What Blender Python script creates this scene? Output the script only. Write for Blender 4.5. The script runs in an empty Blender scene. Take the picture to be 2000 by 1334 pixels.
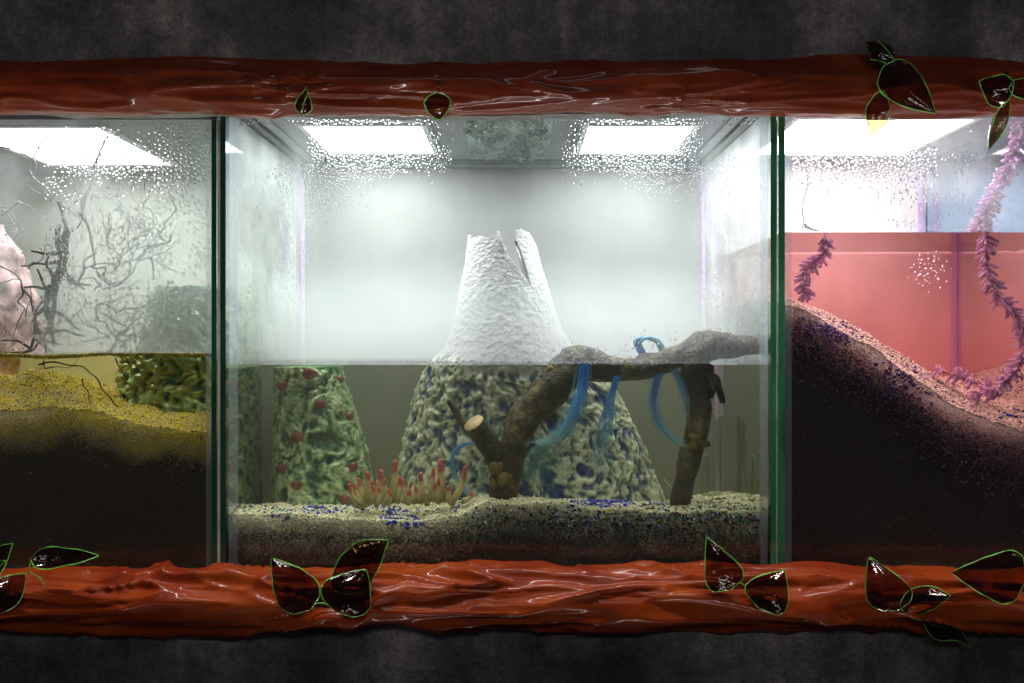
import bpy, bmesh, math, random
import numpy as np
from mathutils import Vector, Matrix

random.seed(7)
RNG = np.random.default_rng(11)
S = bpy.context.scene
COL = S.collection

# ------------------------------------------------------------------ camera, world, added fill lights, exposure
D = 1.4                       # metres from the lens to the front glass
CX, CZ = 0.011, 0.007
cam_d = bpy.data.cameras.new('camera')
cam = bpy.data.objects.new('camera', cam_d)
COL.objects.link(cam)
cam.location = (CX, -D, CZ)
cam.rotation_euler = (math.radians(90), 0, 0)
cam_d.sensor_width = 36
cam_d.lens = 36 * D / 2.0
cam_d.shift_x = -CX / 2.0
cam_d.shift_y = -CZ / 2.0
cam_d.clip_end = 50
cam_d.clip_start = 0.02
S.camera = cam

W = bpy.data.worlds.new('World')
S.world = W
W.use_nodes = True
W.node_tree.nodes['Background'].inputs[0].default_value = (0.75, 0.8, 1.0, 1)
W.node_tree.nodes['Background'].inputs[1].default_value = 0.025

S.view_settings.view_transform = 'Standard'
S.view_settings.look = 'None'
S.view_settings.exposure = 0
S.cycles.use_denoising = True
S.cycles.max_bounces = 12
S.cycles.diffuse_bounces = 4
S.cycles.glossy_bounces = 4
S.cycles.transmission_bounces = 8
S.cycles.transparent_max_bounces = 48
S.cycles.volume_bounces = 6
S.cycles.sample_clamp_indirect = 8
S.cycles.blur_glossy = 0.5


def area(name, loc, target, sx, sy, power, col, spread=180):
    l = bpy.data.lights.new(name, 'AREA')
    l.shape = 'RECTANGLE'
    l.size, l.size_y = sx, sy
    l.energy = power
    l.color = col
    l.spread = math.radians(spread)
    o = bpy.data.objects.new(name, l)
    COL.objects.link(o)
    o.location = loc
    d = Vector(target) - Vector(loc)
    o.rotation_euler = d.to_track_quat('-Z', 'Y').to_euler()
    return o


area('added_fill_light', (0.0, -0.27, 0.80), (0, -0.09, -0.55), 2.8, 0.04, 2.4, (1.0, 0.95, 0.9), 36)  # added strip standing in for tank glow on the lower rail
area('added_fill_light', (0.0, -3.2, 1.95), (0, 0, 0), 3.0, 0.45, 17.0, (1.0, 0.97, 0.95))  # added broad fill that brightens the dark walls
area('added_fill_light', (0.2, -0.25, -0.80), (0.2, -0.09, 0.46), 2.8, 0.04, 1.8, (1.0, 0.95, 0.92), 36)  # added strip standing in for tank glow under the upper rail

# ------------------------------------------------------------------ helpers: photo point -> place, with depth
NW = 1.33


def P(px, py, Y=0.0):
    """point at depth Y that the lens sees through air at this photo pixel"""
    s = (D + Y) / D
    return (CX + ((px - 1000) / 1000 - CX) * s, Y, CZ + ((667 - py) / 1000 - CZ) * s)


def PW(px, py, Y=0.0):
    """the same for a point standing in water behind the front glass (refracted ray)"""
    y0 = 0.0125
    a = P(px, py, y0)
    d = np.array([a[0] - CX, D + y0, a[2] - CZ])
    d /= np.linalg.norm(d)
    lx, lz = d[0] / NW, d[2] / NW
    ly = math.sqrt(1 - lx * lx - lz * lz)
    t = (Y - y0) / ly
    return (a[0] + lx * t, Y, a[2] + lz * t)


def h3(ix, iy, iz, seed):
    n = (ix * 374761393 + iy * 668265263 + iz * 2147483647 + seed * 1274126177) & 0xffffffff
    n = ((n ^ (n >> 13)) * 1274126177) & 0xffffffff
    n = (n ^ (n >> 16)) & 0xffff
    return n / 65535.0


def vnoise(x, y, z, seed=0):
    x, y, z = np.broadcast_arrays(np.asarray(x, float), np.asarray(y, float), np.asarray(z, float))
    xi, yi, zi = np.floor(x).astype(np.int64), np.floor(y).astype(np.int64), np.floor(z).astype(np.int64)
    fx, fy, fz = x - xi, y - yi, z - zi
    fx, fy, fz = [f * f * f * (f * (f * 6 - 15) + 10) for f in (fx, fy, fz)]
    r = 0
    for a in (0, 1):
        wa = fx if a else 1 - fx
        for b in (0, 1):
            wb = fy if b else 1 - fy
            for c in (0, 1):
                wc = fz if c else 1 - fz
                r = r + wa * wb * wc * h3(xi + a, yi + b, zi + c, seed)
    return r * 2 - 1


def fbm(x, y, z, seed=0, octv=4, gain=0.5):
    r, a, f = 0, 1.0, 1.0
    for k in range(octv):
        r = r + a * vnoise(x * f, y * f, z * f, seed + k * 17)
        a *= gain
        f *= 2.03
    return r


def mesh_obj(name, verts, faces, mat=None, parent=None, smooth=True, attrs=None, mats=None, fmat=None, solid=None):
    me = bpy.data.meshes.new(name)
    if isinstance(faces, np.ndarray):
        V = np.asarray(verts, dtype=np.float32)
        k = faces.shape[1]
        me.vertices.add(len(V))
        me.vertices.foreach_set('co', V.ravel())
        me.loops.add(faces.size)
        me.loops.foreach_set('vertex_index', faces.astype(np.int32).ravel())
        me.polygons.add(len(faces))
        me.polygons.foreach_set('loop_start', np.arange(0, faces.size, k, dtype=np.int32))
        me.polygons.foreach_set('loop_total', np.full(len(faces), k, dtype=np.int32))
        me.update(calc_edges=True)
    else:
        me.from_pydata([tuple(map(float, v)) for v in verts], [], [tuple(int(i) for i in f) for f in faces])
    me.validate()
    if smooth:
        me.polygons.foreach_set('use_smooth', np.ones(len(me.polygons), dtype=bool))
    if attrs:
        for k, v in attrs.items():
            v = np.asarray(v, dtype=np.float32)
            if v.ndim == 2:
                at = me.attributes.new(k, 'FLOAT_COLOR', 'POINT')
                c = np.ones((len(v), 4), dtype=np.float32)
                c[:, :v.shape[1]] = v
                at.data.foreach_set('color', c.ravel())
            else:
                at = me.attributes.new(k, 'FLOAT', 'POINT')
                at.data.foreach_set('value', v.ravel())
    for m in (mats or ([mat] if mat else [])):
        me.materials.append(m)
    if fmat is not None:
        me.polygons.foreach_set('material_index', np.asarray(fmat, dtype=np.int32))
    o = bpy.data.objects.new(name, me)
    COL.objects.link(o)
    if parent:
        o.parent = parent
    if solid:
        md = o.modifiers.new('thickness', 'SOLIDIFY')
        md.thickness = solid
        md.offset = 0
    return o


def fixn(o):
    bm = bmesh.new()
    bm.from_mesh(o.data)
    bmesh.ops.recalc_face_normals(bm, faces=bm.faces)
    bm.to_mesh(o.data)
    bm.free()
    return o


def tag(o, label=None, cat=None, group=None, kind=None):
    if label:
        o['label'] = label
    if cat:
        o['category'] = cat
    if group:
        o['group'] = group
    if kind:
        o['kind'] = kind
    return o


def empty(name, loc=(0, 0, 0)):
    o = bpy.data.objects.new(name, None)
    o.empty_display_size = 0.05
    COL.objects.link(o)
    o.location = loc
    return o


def box(name, x0, x1, y0, y1, z0, z1, mat, parent=None, bev=0.0, mats=None, fmat=None):
    v = [(x, y, z) for z in (z0, z1) for y in (y0, y1) for x in (x0, x1)]
    f = [(0, 2, 3, 1), (4, 5, 7, 6), (0, 1, 5, 4), (2, 6, 7, 3), (0, 4, 6, 2), (1, 3, 7, 5)]  # bottom top front back left right
    o = mesh_obj(name, v, f, mat, parent, smooth=False, mats=mats, fmat=fmat)
    if bev:
        md = o.modifiers.new('edge', 'BEVEL')
        md.width = bev
        md.segments = 2
    return o


def grid_faces(nu, nv, wrap_u=False):
    f = []
    U = nu if wrap_u else nu - 1
    i = np.arange(U)[:, None]
    j = np.arange(nv - 1)[None, :]
    i2 = (i + 1) % nu
    a = i * nv + j
    b = i2 * nv + j
    c = i2 * nv + j + 1
    d = i * nv + j + 1
    return np.stack([a, b, c, d], -1).reshape(-1, 4)


def catmull(pts, n):
    pts = [np.array(p, float) for p in pts]
    pts = [2 * pts[0] - pts[1]] + pts + [2 * pts[-1] - pts[-2]]
    out = []
    seg = len(pts) - 3
    for k in range(n):
        t = k / (n - 1) * seg
        i = min(int(t), seg - 1)
        u = t - i
        p0, p1, p2, p3 = pts[i:i + 4]
        out.append(0.5 * ((2 * p1) + (-p0 + p2) * u + (2 * p0 - 5 * p1 + 4 * p2 - p3) * u * u + (-p0 + 3 * p1 - 3 * p2 + p3) * u ** 3))
    return np.array(out)


def sweep(path, radii, seg=12, n=24, cap=True, noise=0.0, nscale=30, seed=0, flat_end=False):
    """tube along a smooth path; returns verts, faces, t attribute"""
    C = catmull(path, n)
    R = np.interp(np.linspace(0, 1, n), np.linspace(0, 1, len(radii)), radii)
    T = np.gradient(C, axis=0)
    T /= np.linalg.norm(T, axis=1)[:, None] + 1e-12
    ref = np.array([0.0, 1.0, 0.0]) if abs(T[0][1]) < 0.9 else np.array([1.0, 0, 0])
    Nn = []
    nrm = np.cross(T[0], ref)
    nrm /= np.linalg.norm(nrm)
    for k in range(n):
        nrm = nrm - T[k] * np.dot(nrm, T[k])
        nrm /= np.linalg.norm(nrm) + 1e-12
        Nn.append(nrm.copy())
    Nn = np.array(Nn)
    B = np.cross(T, Nn)
    a = np.arange(seg) / seg * 2 * math.pi
    dirs = Nn[:, None, :] * np.cos(a)[None, :, None] + B[:, None, :] * np.sin(a)[None, :, None]
    V = C[:, None, :] + dirs * R[:, None, None]
    if noise:
        q = V * nscale
        d = fbm(q[..., 0], q[..., 1], q[..., 2], seed, 3)
        V = V + dirs * (d * noise * R[:, None])[..., None]
    V = V.reshape(-1, 3)
    t = np.repeat(np.linspace(0, 1, n), seg)
    F = []
    for i in range(n - 1):
        for j in range(seg):
            j2 = (j + 1) % seg
            F.append((i * seg + j, i * seg + j2, (i + 1) * seg + j2, (i + 1) * seg + j))
    if cap:
        for (i, s) in ((0, -1), (n - 1, 1)):
            off = 0 if (flat_end and i) else R[i] * 0.6
            c = C[i] + T[i] * s * off
            V = np.vstack([V, c])
            t = np.append(t, i / (n - 1))
            k = len(V) - 1
            for j in range(seg):
                j2 = (j + 1) % seg
                F.append((k, i * seg + j2, i * seg + j) if s < 0 else (k, i * seg + j, i * seg + j2))
    return V, F, t


class MB:
    """collects pieces of one mesh"""
    def __init__(self):
        self.v, self.f, self.t, self.n = [], [], [], 0

    def add(self, V, F, t=None):
        self.v.append(np.asarray(V, float))
        self.f += [tuple(int(i) + self.n for i in q) for q in F]
        self.t.append(np.asarray(t if t is not None else np.zeros(len(V)), float))
        self.n += len(V)

    def tube(self, *a, **k):
        self.add(*sweep(*a, **k))

    def build(self, name, mat, parent=None, smooth=True):
        o = mesh_obj(name, np.vstack(self.v), self.f, mat, parent, smooth, {'t': np.concatenate(self.t)})
        return o


# ------------------------------------------------------------------ materials
class NT:
    def __init__(self, name):
        self.m = bpy.data.materials.new(name)
        self.m.use_nodes = True
        self.t = self.m.node_tree
        self.t.nodes.clear()
        self.out = self.t.nodes.new('ShaderNodeOutputMaterial')

    def n(self, typ, **kw):
        nd = self.t.nodes.new('ShaderNode' + typ)
        for k, v in kw.items():
            if k in nd.inputs:
                self.set(nd.inputs[k], v)
            else:
                setattr(nd, k, v)
        return nd

    def set(self, sock, v):
        if isinstance(v, bpy.types.NodeSocket):
            self.t.links.new(v, sock)
        elif isinstance(v, (tuple, list)) and len(v) == 3 and sock.type == 'RGBA':
            sock.default_value = (*v, 1)
        else:
            sock.default_value = v

    def surf(self, s):
        self.t.links.new(s, self.out.inputs['Surface'])
        return self.m

    def vol(self, s):
        self.t.links.new(s, self.out.inputs['Volume'])
        return self.m

    def coord(self, scale=(1, 1, 1)):
        tc = self.n('TexCoord')
        mp = self.n('Mapping')
        self.set(mp.inputs['Vector'], tc.outputs['Object'])
        mp.inputs['Scale'].default_value = scale
        return mp.outputs[0]

    def noise(self, vec, scale, detail=4, rough=0.55):
        nd = self.n('TexNoise')
        self.set(nd.inputs['Vector'], vec)
        nd.inputs['Scale'].default_value = scale
        nd.inputs['Detail'].default_value = detail
        nd.inputs['Roughness'].default_value = rough
        return nd.outputs['Fac']

    def ramp(self, fac, stops):
        r = self.n('ValToRGB')
        self.set(r.inputs[0], fac)
        el = r.color_ramp.elements
        while len(el) > 1:
            el.remove(el[-1])
        el[0].position = stops[0][0]
        el[0].color = (*stops[0][1], 1)
        for p, c in stops[1:]:
            e = el.new(p)
            e.color = (*c, 1)
        return r.outputs[0]

    def math(self, op, a, b=0.0, clamp=False):
        nd = self.n('Math', operation=op, use_clamp=clamp)
        self.set(nd.inputs[0], a)
        self.set(nd.inputs[1], b)
        return nd.outputs[0]

    def mixc(self, fac, a, b, mode='MIX'):
        nd = self.n('MixRGB', blend_type=mode)
        self.set(nd.inputs[0], fac)
        self.set(nd.inputs[1], a)
        self.set(nd.inputs[2], b)
        return nd.outputs[0]

    def mix(self, fac, a, b):
        nd = self.n('MixShader')
        self.set(nd.inputs[0], fac)
        self.set(nd.inputs[1], a)
        self.set(nd.inputs[2], b)
        return nd.outputs[0]

    def attr(self, name, what='Fac'):
        return self.n('Attribute', attribute_name=name).outputs[what]

    def bump(self, h, strength=0.5, dist=0.002):
        b = self.n('Bump')
        self.set(b.inputs['Height'], h)
        b.inputs['Strength'].default_value = strength
        b.inputs['Distance'].default_value = dist
        return b.outputs[0]

    def pbr(self, **kw):
        p = self.n('BsdfPrincipled')
        for k, v in kw.items():
            self.set(p.inputs[k.replace('_', ' ')], v)
        return p.outputs[0]


def mat_wall():
    N = NT('dark_plaster')
    v = N.coord()
    a = N.noise(v, 3.2, 7, 0.62)
    b = N.noise(v, 60, 5, 0.7)
    st = N.noise(N.coord((9, 9, 1.2)), 2.0, 5, 0.6)
    c = N.ramp(a, [(0.36, (0.05, 0.045, 0.043)), (0.5, (0.13, 0.119, 0.113)), (0.64, (0.34, 0.31, 0.29))])
    c = N.mixc(0.55, c, N.ramp(st, [(0.35, (0.45, 0.45, 0.45)), (0.7, (1.5, 1.45, 1.4))]), 'MULTIPLY')
    c = N.mixc(0.75, c, N.ramp(N.noise(v, 180, 4, 0.7), [(0.33, (0.5, 0.5, 0.5)), (0.69, (1.4, 1.4, 1.4))]), 'MULTIPLY')
    c = N.mixc(0.4, c, N.ramp(b, [(0.35, (0.3, 0.3, 0.3)), (0.7, (1.6, 1.6, 1.6))]), 'MULTIPLY')
    h = N.math('ADD', N.math('MULTIPLY', a, 1.5), N.math('MULTIPLY', b, 0.3))
    return N.surf(N.pbr(Base_Color=c, Roughness=0.75, Normal=N.bump(h, 0.7, 0.012)))


def mat_clay(k=1.0, nm='red_glazed_clay'):
    N = NT(nm)
    v = N.coord()
    a = N.noise(v, 9, 5)
    c = N.ramp(a, [(0.3, (0.17 * k, 0.015 * k, 0.003)), (0.55, (0.26 * k, 0.036 * k, 0.004)), (0.8, (0.36 * k, 0.070 * k, 0.006))])
    f = N.noise(N.coord((1, 3, 3)), 60, 4, 0.6)
    return N.surf(N.pbr(Base_Color=c, Roughness=0.5, Specular_IOR_Level=0.15, Coat_Weight=0.28, Coat_Roughness=0.09, Normal=N.bump(f, 0.15, 0.002)))


def mat_plaster_lip():
    N = NT('pale_grey_plaster')
    v = N.coord()
    c = N.ramp(N.noise(v, 30, 6), [(0.3, (0.10, 0.10, 0.09)), (0.7, (0.26, 0.26, 0.23))])
    return N.surf(N.pbr(Base_Color=c, Roughness=0.8, Normal=N.bump(N.noise(v, 90, 5), 0.5, 0.003)))


def mat_pane(tint=(0.965, 0.98, 0.975), refl=1.0):
    N = NT('clear_glass_pane')
    fr = N.n('Fresnel')
    fr.inputs[0].default_value = 1.5
    g = N.n('NewGeometry')
    front = N.math('SUBTRACT', 1.0, g.outputs['Backfacing'])
    fac = N.math('MULTIPLY', N.math('MULTIPLY', fr.outputs[0], front), 1.5 * refl, clamp=True)
    tr = N.n('BsdfTransparent', Color=tint).outputs[0]
    gl = N.n('BsdfGlossy', Roughness=0.02).outputs[0]
    return N.surf(N.mix(fac, tr, gl))


def mat_edge(c0=(0.02, 0.15, 0.06), c1=(0.05, 0.32, 0.14), nm='lit_green_glass_edge'):
    N = NT(nm)
    v = N.coord((1, 1, 0.25))
    c = N.ramp(N.noise(v, 25, 4), [(0.35, c0), (0.7, c1)])
    return N.surf(N.pbr(Base_Color=c, Roughness=0.12, IOR=1.5, Coat_Weight=0.5, Coat_Roughness=0.05))


def mat_silicone(c=(0.70, 0.80, 0.88), k=0.26):
    N = NT('milky_silicone')
    v = N.coord((1, 1, 0.15))
    cc = N.mixc(N.noise(v, 80, 3), tuple(x * 0.75 for x in c), c)
    s = N.mix(0.55, N.n('BsdfTranslucent', Color=cc).outputs[0], N.n('BsdfDiffuse', Color=cc).outputs[0])
    return N.surf(N.mix(k, N.n('BsdfTransparent').outputs[0], s))


def mat_backpanel(c, nm='painted_back_panel'):
    N = NT(nm)
    v = N.coord()
    f = N.noise(v, 5, 5)
    st = N.noise(N.coord((30, 1, 1)), 2.0, 4)
    cc = N.mixc(0.3, c, N.ramp(N.math('ADD', N.math('MULTIPLY', f, 0.88), N.math('MULTIPLY', st, 0.12)),
                                [(0.35, (0.55, 0.58, 0.52)), (0.65, (1.1, 1.1, 1.1))]), 'MULTIPLY')
    return N.surf(N.pbr(Base_Color=cc, Roughness=0.9, Specular_IOR_Level=0.1))


def mat_plain(name, c, rough=0.5, var=0.25, scale=30, metallic=0.0, bump=0.3, bscale=80, coat=0.0):
    N = NT(name)
    v = N.coord()
    a = N.noise(v, scale, 4)
    cc = N.ramp(a, [(0.3, tuple(x * (1 - var) for x in c)), (0.7, tuple(min(1, x * (1 + var)) for x in c))])
    return N.surf(N.pbr(Base_Color=cc, Roughness=rough, Metallic=metallic, Coat_Weight=coat,
                        Normal=N.bump(N.noise(v, bscale, 4), bump, 0.002)))


def mat_lamp(strength, col=(1, 1, 1)):
    N = NT('lit_lamp_diffuser')
    return N.surf(N.n('Emission', Color=col, Strength=strength).outputs[0])


def mat_water(col, dens, scat=None, sdens=0.0, nm='water'):
    """two slots: front face against the glass truly refracts, the open faces reflect by angle and let light through"""
    out = []
    for k in (0, 1):
        N = NT('%s_%s' % (nm, ('front', 'open')[k]))
        if k == 0:
            N.surf(N.n('BsdfGlass', Color=(1, 1, 1), Roughness=0.0, IOR=NW).outputs[0])
        else:
            wv = N.noise(N.coord((1, 1, 1)), 14, 2, 0.4)
            nb = N.bump(wv, 0.12, 0.01)
            fr = N.n('Fresnel')
            fr.inputs[0].default_value = NW
            N.set(fr.inputs['Normal'], nb)
            gl = N.n('BsdfGlossy', Roughness=0.03)
            N.set(gl.inputs['Normal'], nb)
            N.surf(N.mix(fr.outputs[0], N.n('BsdfTransparent').outputs[0], gl.outputs[0]))
        a = N.n('VolumeAbsorption', Color=col, Density=dens).outputs[0]
        if sdens:
            s = N.n('VolumeScatter', Color=scat, Density=sdens, Anisotropy=0.2).outputs[0]
            ad = N.n('AddShader')
            N.set(ad.inputs[0], a)
            N.set(ad.inputs[1], s)
            a = ad.outputs[0]
        N.vol(a)
        out.append(N.m)
    return out


def mat_drop():
    N = NT('water_droplet')
    return N.surf(N.n('BsdfGlass', Color=(1, 1, 1), Roughness=0.0, IOR=1.33).outputs[0])


def mat_film():
    N = NT('condensation_film')
    f = N.attr('film')
    v = N.coord()
    n1 = N.noise(v, 420, 3, 0.7)
    n2 = N.noise(N.coord((60, 1, 4)), 2.2, 4, 0.6)
    k = N.math('MULTIPLY', f, N.math('ADD', 0.55, N.math('MULTIPLY', N.math('ADD', N.math('MULTIPLY', n1, 0.6), N.math('MULTIPLY', n2, 0.9)), 0.6)), clamp=True)
    s = N.mix(0.3, N.n('BsdfTranslucent', Color=(0.93, 0.97, 0.97)).outputs[0], N.n('BsdfDiffuse', Color=(0.9, 0.93, 0.93)).outputs[0])
    return N.surf(N.mix(k, N.n('BsdfTransparent').outputs[0], s))


def mat_glaze(nm, stops, rough=0.22):
    N = NT(nm)
    p = N.attr('pit')
    v = N.coord()
    n1 = N.noise(v, 38, 5, 0.65)
    n2 = N.noise(v, 9, 3)
    f = N.math('ADD', N.math('MULTIPLY', p, 0.62), N.math('ADD', N.math('MULTIPLY', n1, 0.42), N.math('MULTIPLY', n2, 0.16)))
    return N, N.ramp(f, stops), v


def mat_col_attr(nm, rough=0.55, coat=0.0, trans=0.0):
    N = NT(nm)
    c = N.attr('col', 'Color')
    return N.surf(N.pbr(Base_Color=c, Roughness=rough, Coat_Weight=coat, Subsurface_Weight=0.0))


def mat_amber():
    N = NT('dark_amber_glass')
    fr = N.n('Fresnel')
    fr.inputs[0].default_value = 1.5
    v = N.coord()
    tint = N.ramp(N.noise(v, 22, 3), [(0.3, (0.34, 0.25, 0.18)), (0.55, (0.52, 0.38, 0.25)), (0.75, (0.68, 0.52, 0.32))])
    nb = N.bump(N.noise(v, 70, 2), 0.5, 0.004)
    gl = N.n('BsdfGlossy', Roughness=0.08)
    N.set(gl.inputs['Normal'], nb)
    g = N.n('NewGeometry')
    front = N.math('SUBTRACT', 1.0, g.outputs['Backfacing'])
    fac = N.math('ADD', N.math('MULTIPLY', N.math('MULTIPLY', fr.outputs[0], front), 0.9), 0.03, clamp=True)
    return N.surf(N.mix(fac, N.n('BsdfTransparent', Color=tint).outputs[0], gl.outputs[0]))


M = {}
M['wall'] = mat_wall()
M['clay'] = mat_clay(0.6)
M['clay2'] = mat_clay(1.2, 'orange_red_glazed_clay')
M['lip'] = mat_plaster_lip()
M['pane'] = mat_pane()
M['edge'] = mat_edge()  # green of the glass, brightened for lamp light guided to its edge
M['edge_dark'] = mat_edge((0.006, 0.045, 0.03), (0.012, 0.10, 0.06), 'dark_green_glass_edge')
M['silicone'] = mat_silicone()
M['corner'] = mat_silicone((0.85, 0.62, 0.95), 0.85)
M['cream_seal'] = mat_plain('cream_sealant', (0.50, 0.50, 0.38), 0.5)
M['drop'] = mat_drop()
M['film'] = mat_film()
M['amber'] = mat_amber()
M['rim'] = mat_plain('green_stem_rim_glow', (0.15, 0.52, 0.06), 0.15, 0.8, 30, coat=0.8)  # green of the stems; on rims it paints light gathered in leaf edges
M['black_trim'] = mat_plain('dark_glass_brace', (0.03, 0.045, 0.045), 0.2)
M['grey_trim'] = mat_plain('grey_bracket', (0.22, 0.25, 0.26), 0.4)
M['lampframe'] = mat_plain('white_lamp_frame', (0.7, 0.72, 0.74), 0.4)

# ------------------------------------------------------------------ tank geometry
YB = 0.49                      # depth of the tanks
ZB = CZ - 0.452                # bottom of the glass
TG = 0.012                     # glass thickness


def quad_lamp(parent, x0, x1, y0, y1, zc, mat):
    e = 0.012
    fr = MB()
    for (a, b, c, d) in ((x0 - e, x1 + e, y0 - e, y0), (x0 - e, x1 + e, y1, y1 + e), (x0 - e, x0, y0, y1), (x1, x1 + e, y0, y1)):
        v = [(x, y, z) for z in (zc - 0.006, zc - 0.0005) for y in (c, d) for x in (a, b)]
        fr.add(v, [(0, 2, 3, 1), (4, 5, 7, 6), (0, 1, 5, 4), (2, 6, 7, 3), (0, 4, 6, 2), (1, 3, 7, 5)])
    f = fr.build('lamp_frame', M['lampframe'], parent, smooth=False)
    v = [(x0, y0, zc - 0.004), (x1, y0, zc - 0.004), (x1, y1, zc - 0.004), (x0, y1, zc - 0.004)]
    mesh_obj('light_panel', v, [(3, 2, 1, 0)], mat, f, smooth=False)


def tank(label, group, xl0, xl1, xr0, xr1, zc, backmat, ceilmat, wz, watermat, edges, waterlabel, lamps, lampmat):
    """xl0..xl1 = left pane, xr0..xr1 = right pane; water between them"""
    t = empty('glass_tank', ((xl0 + xr1) / 2, YB / 2, ZB))
    tag(t, label, 'glass tank', group)
    inv = Matrix.Translation(-Vector(t.location))

    def ch(o):
        o.matrix_parent_inverse = inv
        return o
    mats = [M['pane'], edges]
    fm = [0, 0, 1, 0, 0, 0]
    ch(box('side_pane', xl0, xl1, 0, YB, ZB, zc, None, t, mats=[M['pane'], M['edge_dark'] if xl1 < 0 else edges], fmat=fm))
    ch(box('side_pane', xr0, xr1, 0, YB, ZB, zc, None, t, mats=mats, fmat=fm))
    ch(box('front_pane', xl1 + 0.0004, xr0 - 0.0004, 0.001, TG, ZB, zc, M['pane'], t))
    ch(box('back_panel', xl0 - 0.004, xr1 + 0.004, YB + 0.001, YB + 0.012, ZB - 0.01, zc + 0.02, backmat, t))
    ch(box('base_panel', xl0, xr1, 0.001, YB, ZB - 0.012, ZB - 0.0005, M['black_trim'], t))
    ch(box('hood_panel', xl0, xr1, 0.002, YB + 0.0005, zc + 0.001, zc + 0.02, ceilmat, t))
    for (a, b) in ((xl1 + 0.0005, xl1 + 0.018), (xr0 - 0.016, xr0 - 0.0005)):
        ch(box('silicone_seal', a, b, TG + 0.0003, TG + 0.004, ZB, zc - 0.001, M['silicone'], t))
    for a in (xl1 + 0.0012, xr0 - 0.0102):
        ch(box('corner_seal', a, a + 0.009, YB - 0.010, YB - 0.0015, ZB, zc - 0.015, M['corner'], t))
    for l in lamps:
        f0 = set(t.children)
        quad_lamp(t, *l, zc, lampmat)
        for c in t.children:
            if c not in f0:
                ch(c)
    # water
    y0 = TG + 0.0005
    o = box('water', xl1 + 0.0006, xr0 - 0.0006, y0, YB - 0.001, ZB + 0.001, wz, None,
            mats=watermat, fmat=[1, 1, 0, 1, 1, 1])
    tag(o, waterlabel, None, None, 'structure')
    return t, ch


CEIL = mat_plain('pale_hood', (0.24, 0.26, 0.28), 0.5, 0.08, 4, bump=0.1)
BK_C = mat_backpanel((0.245, 0.25, 0.24))
BK_L = mat_backpanel((0.66, 0.67, 0.62))
BK_R = mat_backpanel((0.74, 0.68, 0.68))
BK_B = mat_backpanel((0.50, 0.62, 0.82), 'blue_painted_back_panel')
W_C = mat_water((0.76, 0.78, 0.45), 0.7, (0.82, 0.87, 0.74), 0.42, nm='greenish_water')
W_L = mat_water((0.95, 0.88, 0.35), 1.3, nm='yellowish_water')
W_R = mat_water((0.98, 0.40, 0.37), 1.35, nm='pink_dyed_water')
W_B = mat_water((0.4, 0.7, 0.95), 1.0, nm='blue_water')

ZC_C, ZC_L = CZ + 0.462, CZ + 0.426
WZ_C = P(0, 713)[2]
WZ_L = P(0, 694)[2]
WZ_R = P(0, 452)[2]
GT = 'glass tanks set side by side in the wall'
tC, chC = tank('wide foggy middle glass tank with a white capped ceramic mountain and driftwood inside', GT,
               -0.570, -0.559, 0.505, 0.516, ZC_C, BK_C, CEIL, WZ_C, W_C, M['edge'],
               'greenish water in the middle tank below the fog',
               [(-0.452, -0.197, 0.15, 0.372), (0.165, 0.392, 0.15, 0.372)], mat_lamp(34.0, (0.96, 0.99, 0.99)))
tL, chL = tank('left glass tank beaded with condensation, yellow sand and dark roots inside', GT,
               -1.663, -1.652, -0.587, -0.577, ZC_L, BK_L, CEIL, WZ_L, W_L, M['edge_dark'],
               'yellow tinted water in the left tank over yellow sand',
               [(-1.12, -0.83, 0.04, 0.34)], mat_lamp(13.0, (0.97, 1.0, 0.97)))
tR, chR = tank('right glass tank filled high with pink water above a steep sand slope', GT,
               0.520, 0.533, 1.077, 1.088, ZC_C, BK_R, CEIL, WZ_R, W_R, M['edge'],
               'pink dyed water filling most of the right tank',
               [(0.60, 0.968, 0.10, 0.386)], mat_lamp(15.0, (1.0, 0.96, 1.0)))
tB, chB = tank('blue lit glass tank behind the far pane of the pink tank', GT,
               1.092, 1.103, 1.80, 1.811, ZC_C, BK_B, CEIL, WZ_C, W_B, M['edge_dark'],
               'bluish water in the blue tank past the pink one',
               [(1.2, 1.5, 0.15, 0.35)], mat_lamp(9.0, (0.45, 0.72, 1.0)))

# seams between neighbouring tanks
for (a, b, l) in ((-0.5768, -0.5702, 'cream vertical sealant strip between the left and middle tanks'),
                  (0.5163, 0.5197, 'thin pale sealant strip between the middle and right tanks')):
    tag(box('sealant_strip', a, b, 0.003, 0.02, ZB, ZC_L, M['cream_seal']), l, 'sealant strip')

# hood details of the middle tank: dark side braces, brackets, drip plate
for s, xa, xb in ((-1, -0.556, -0.538), (1, 0.484, 0.502)):
    chC(box('dark_brace', xa, xb, 0.015, YB - 0.002, ZC_C - 0.012, ZC_C - 0.0005, M['black_trim'], tC))
for s, xa, xb in ((-1, -0.534, -0.512), (1, 0.458, 0.480)):
    chC(box('grey_brace', xa, xb, 0.015, YB - 0.002, ZC_C - 0.005, ZC_C - 0.0005, M['grey_trim'], tC))
for x in (-0.178, 0.145):
    chC(box('bracket', x - 0.003, x + 0.003, 0.05, 0.40, ZC_C - 0.010, ZC_C - 0.0007, M['grey_trim'], tC))
chC(box('back_ledge', -0.558, 0.504, YB - 0.03, YB - 0.0005, ZC_C - 0.014, ZC_C - 0.0008, M['grey_trim'], tC))

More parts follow.
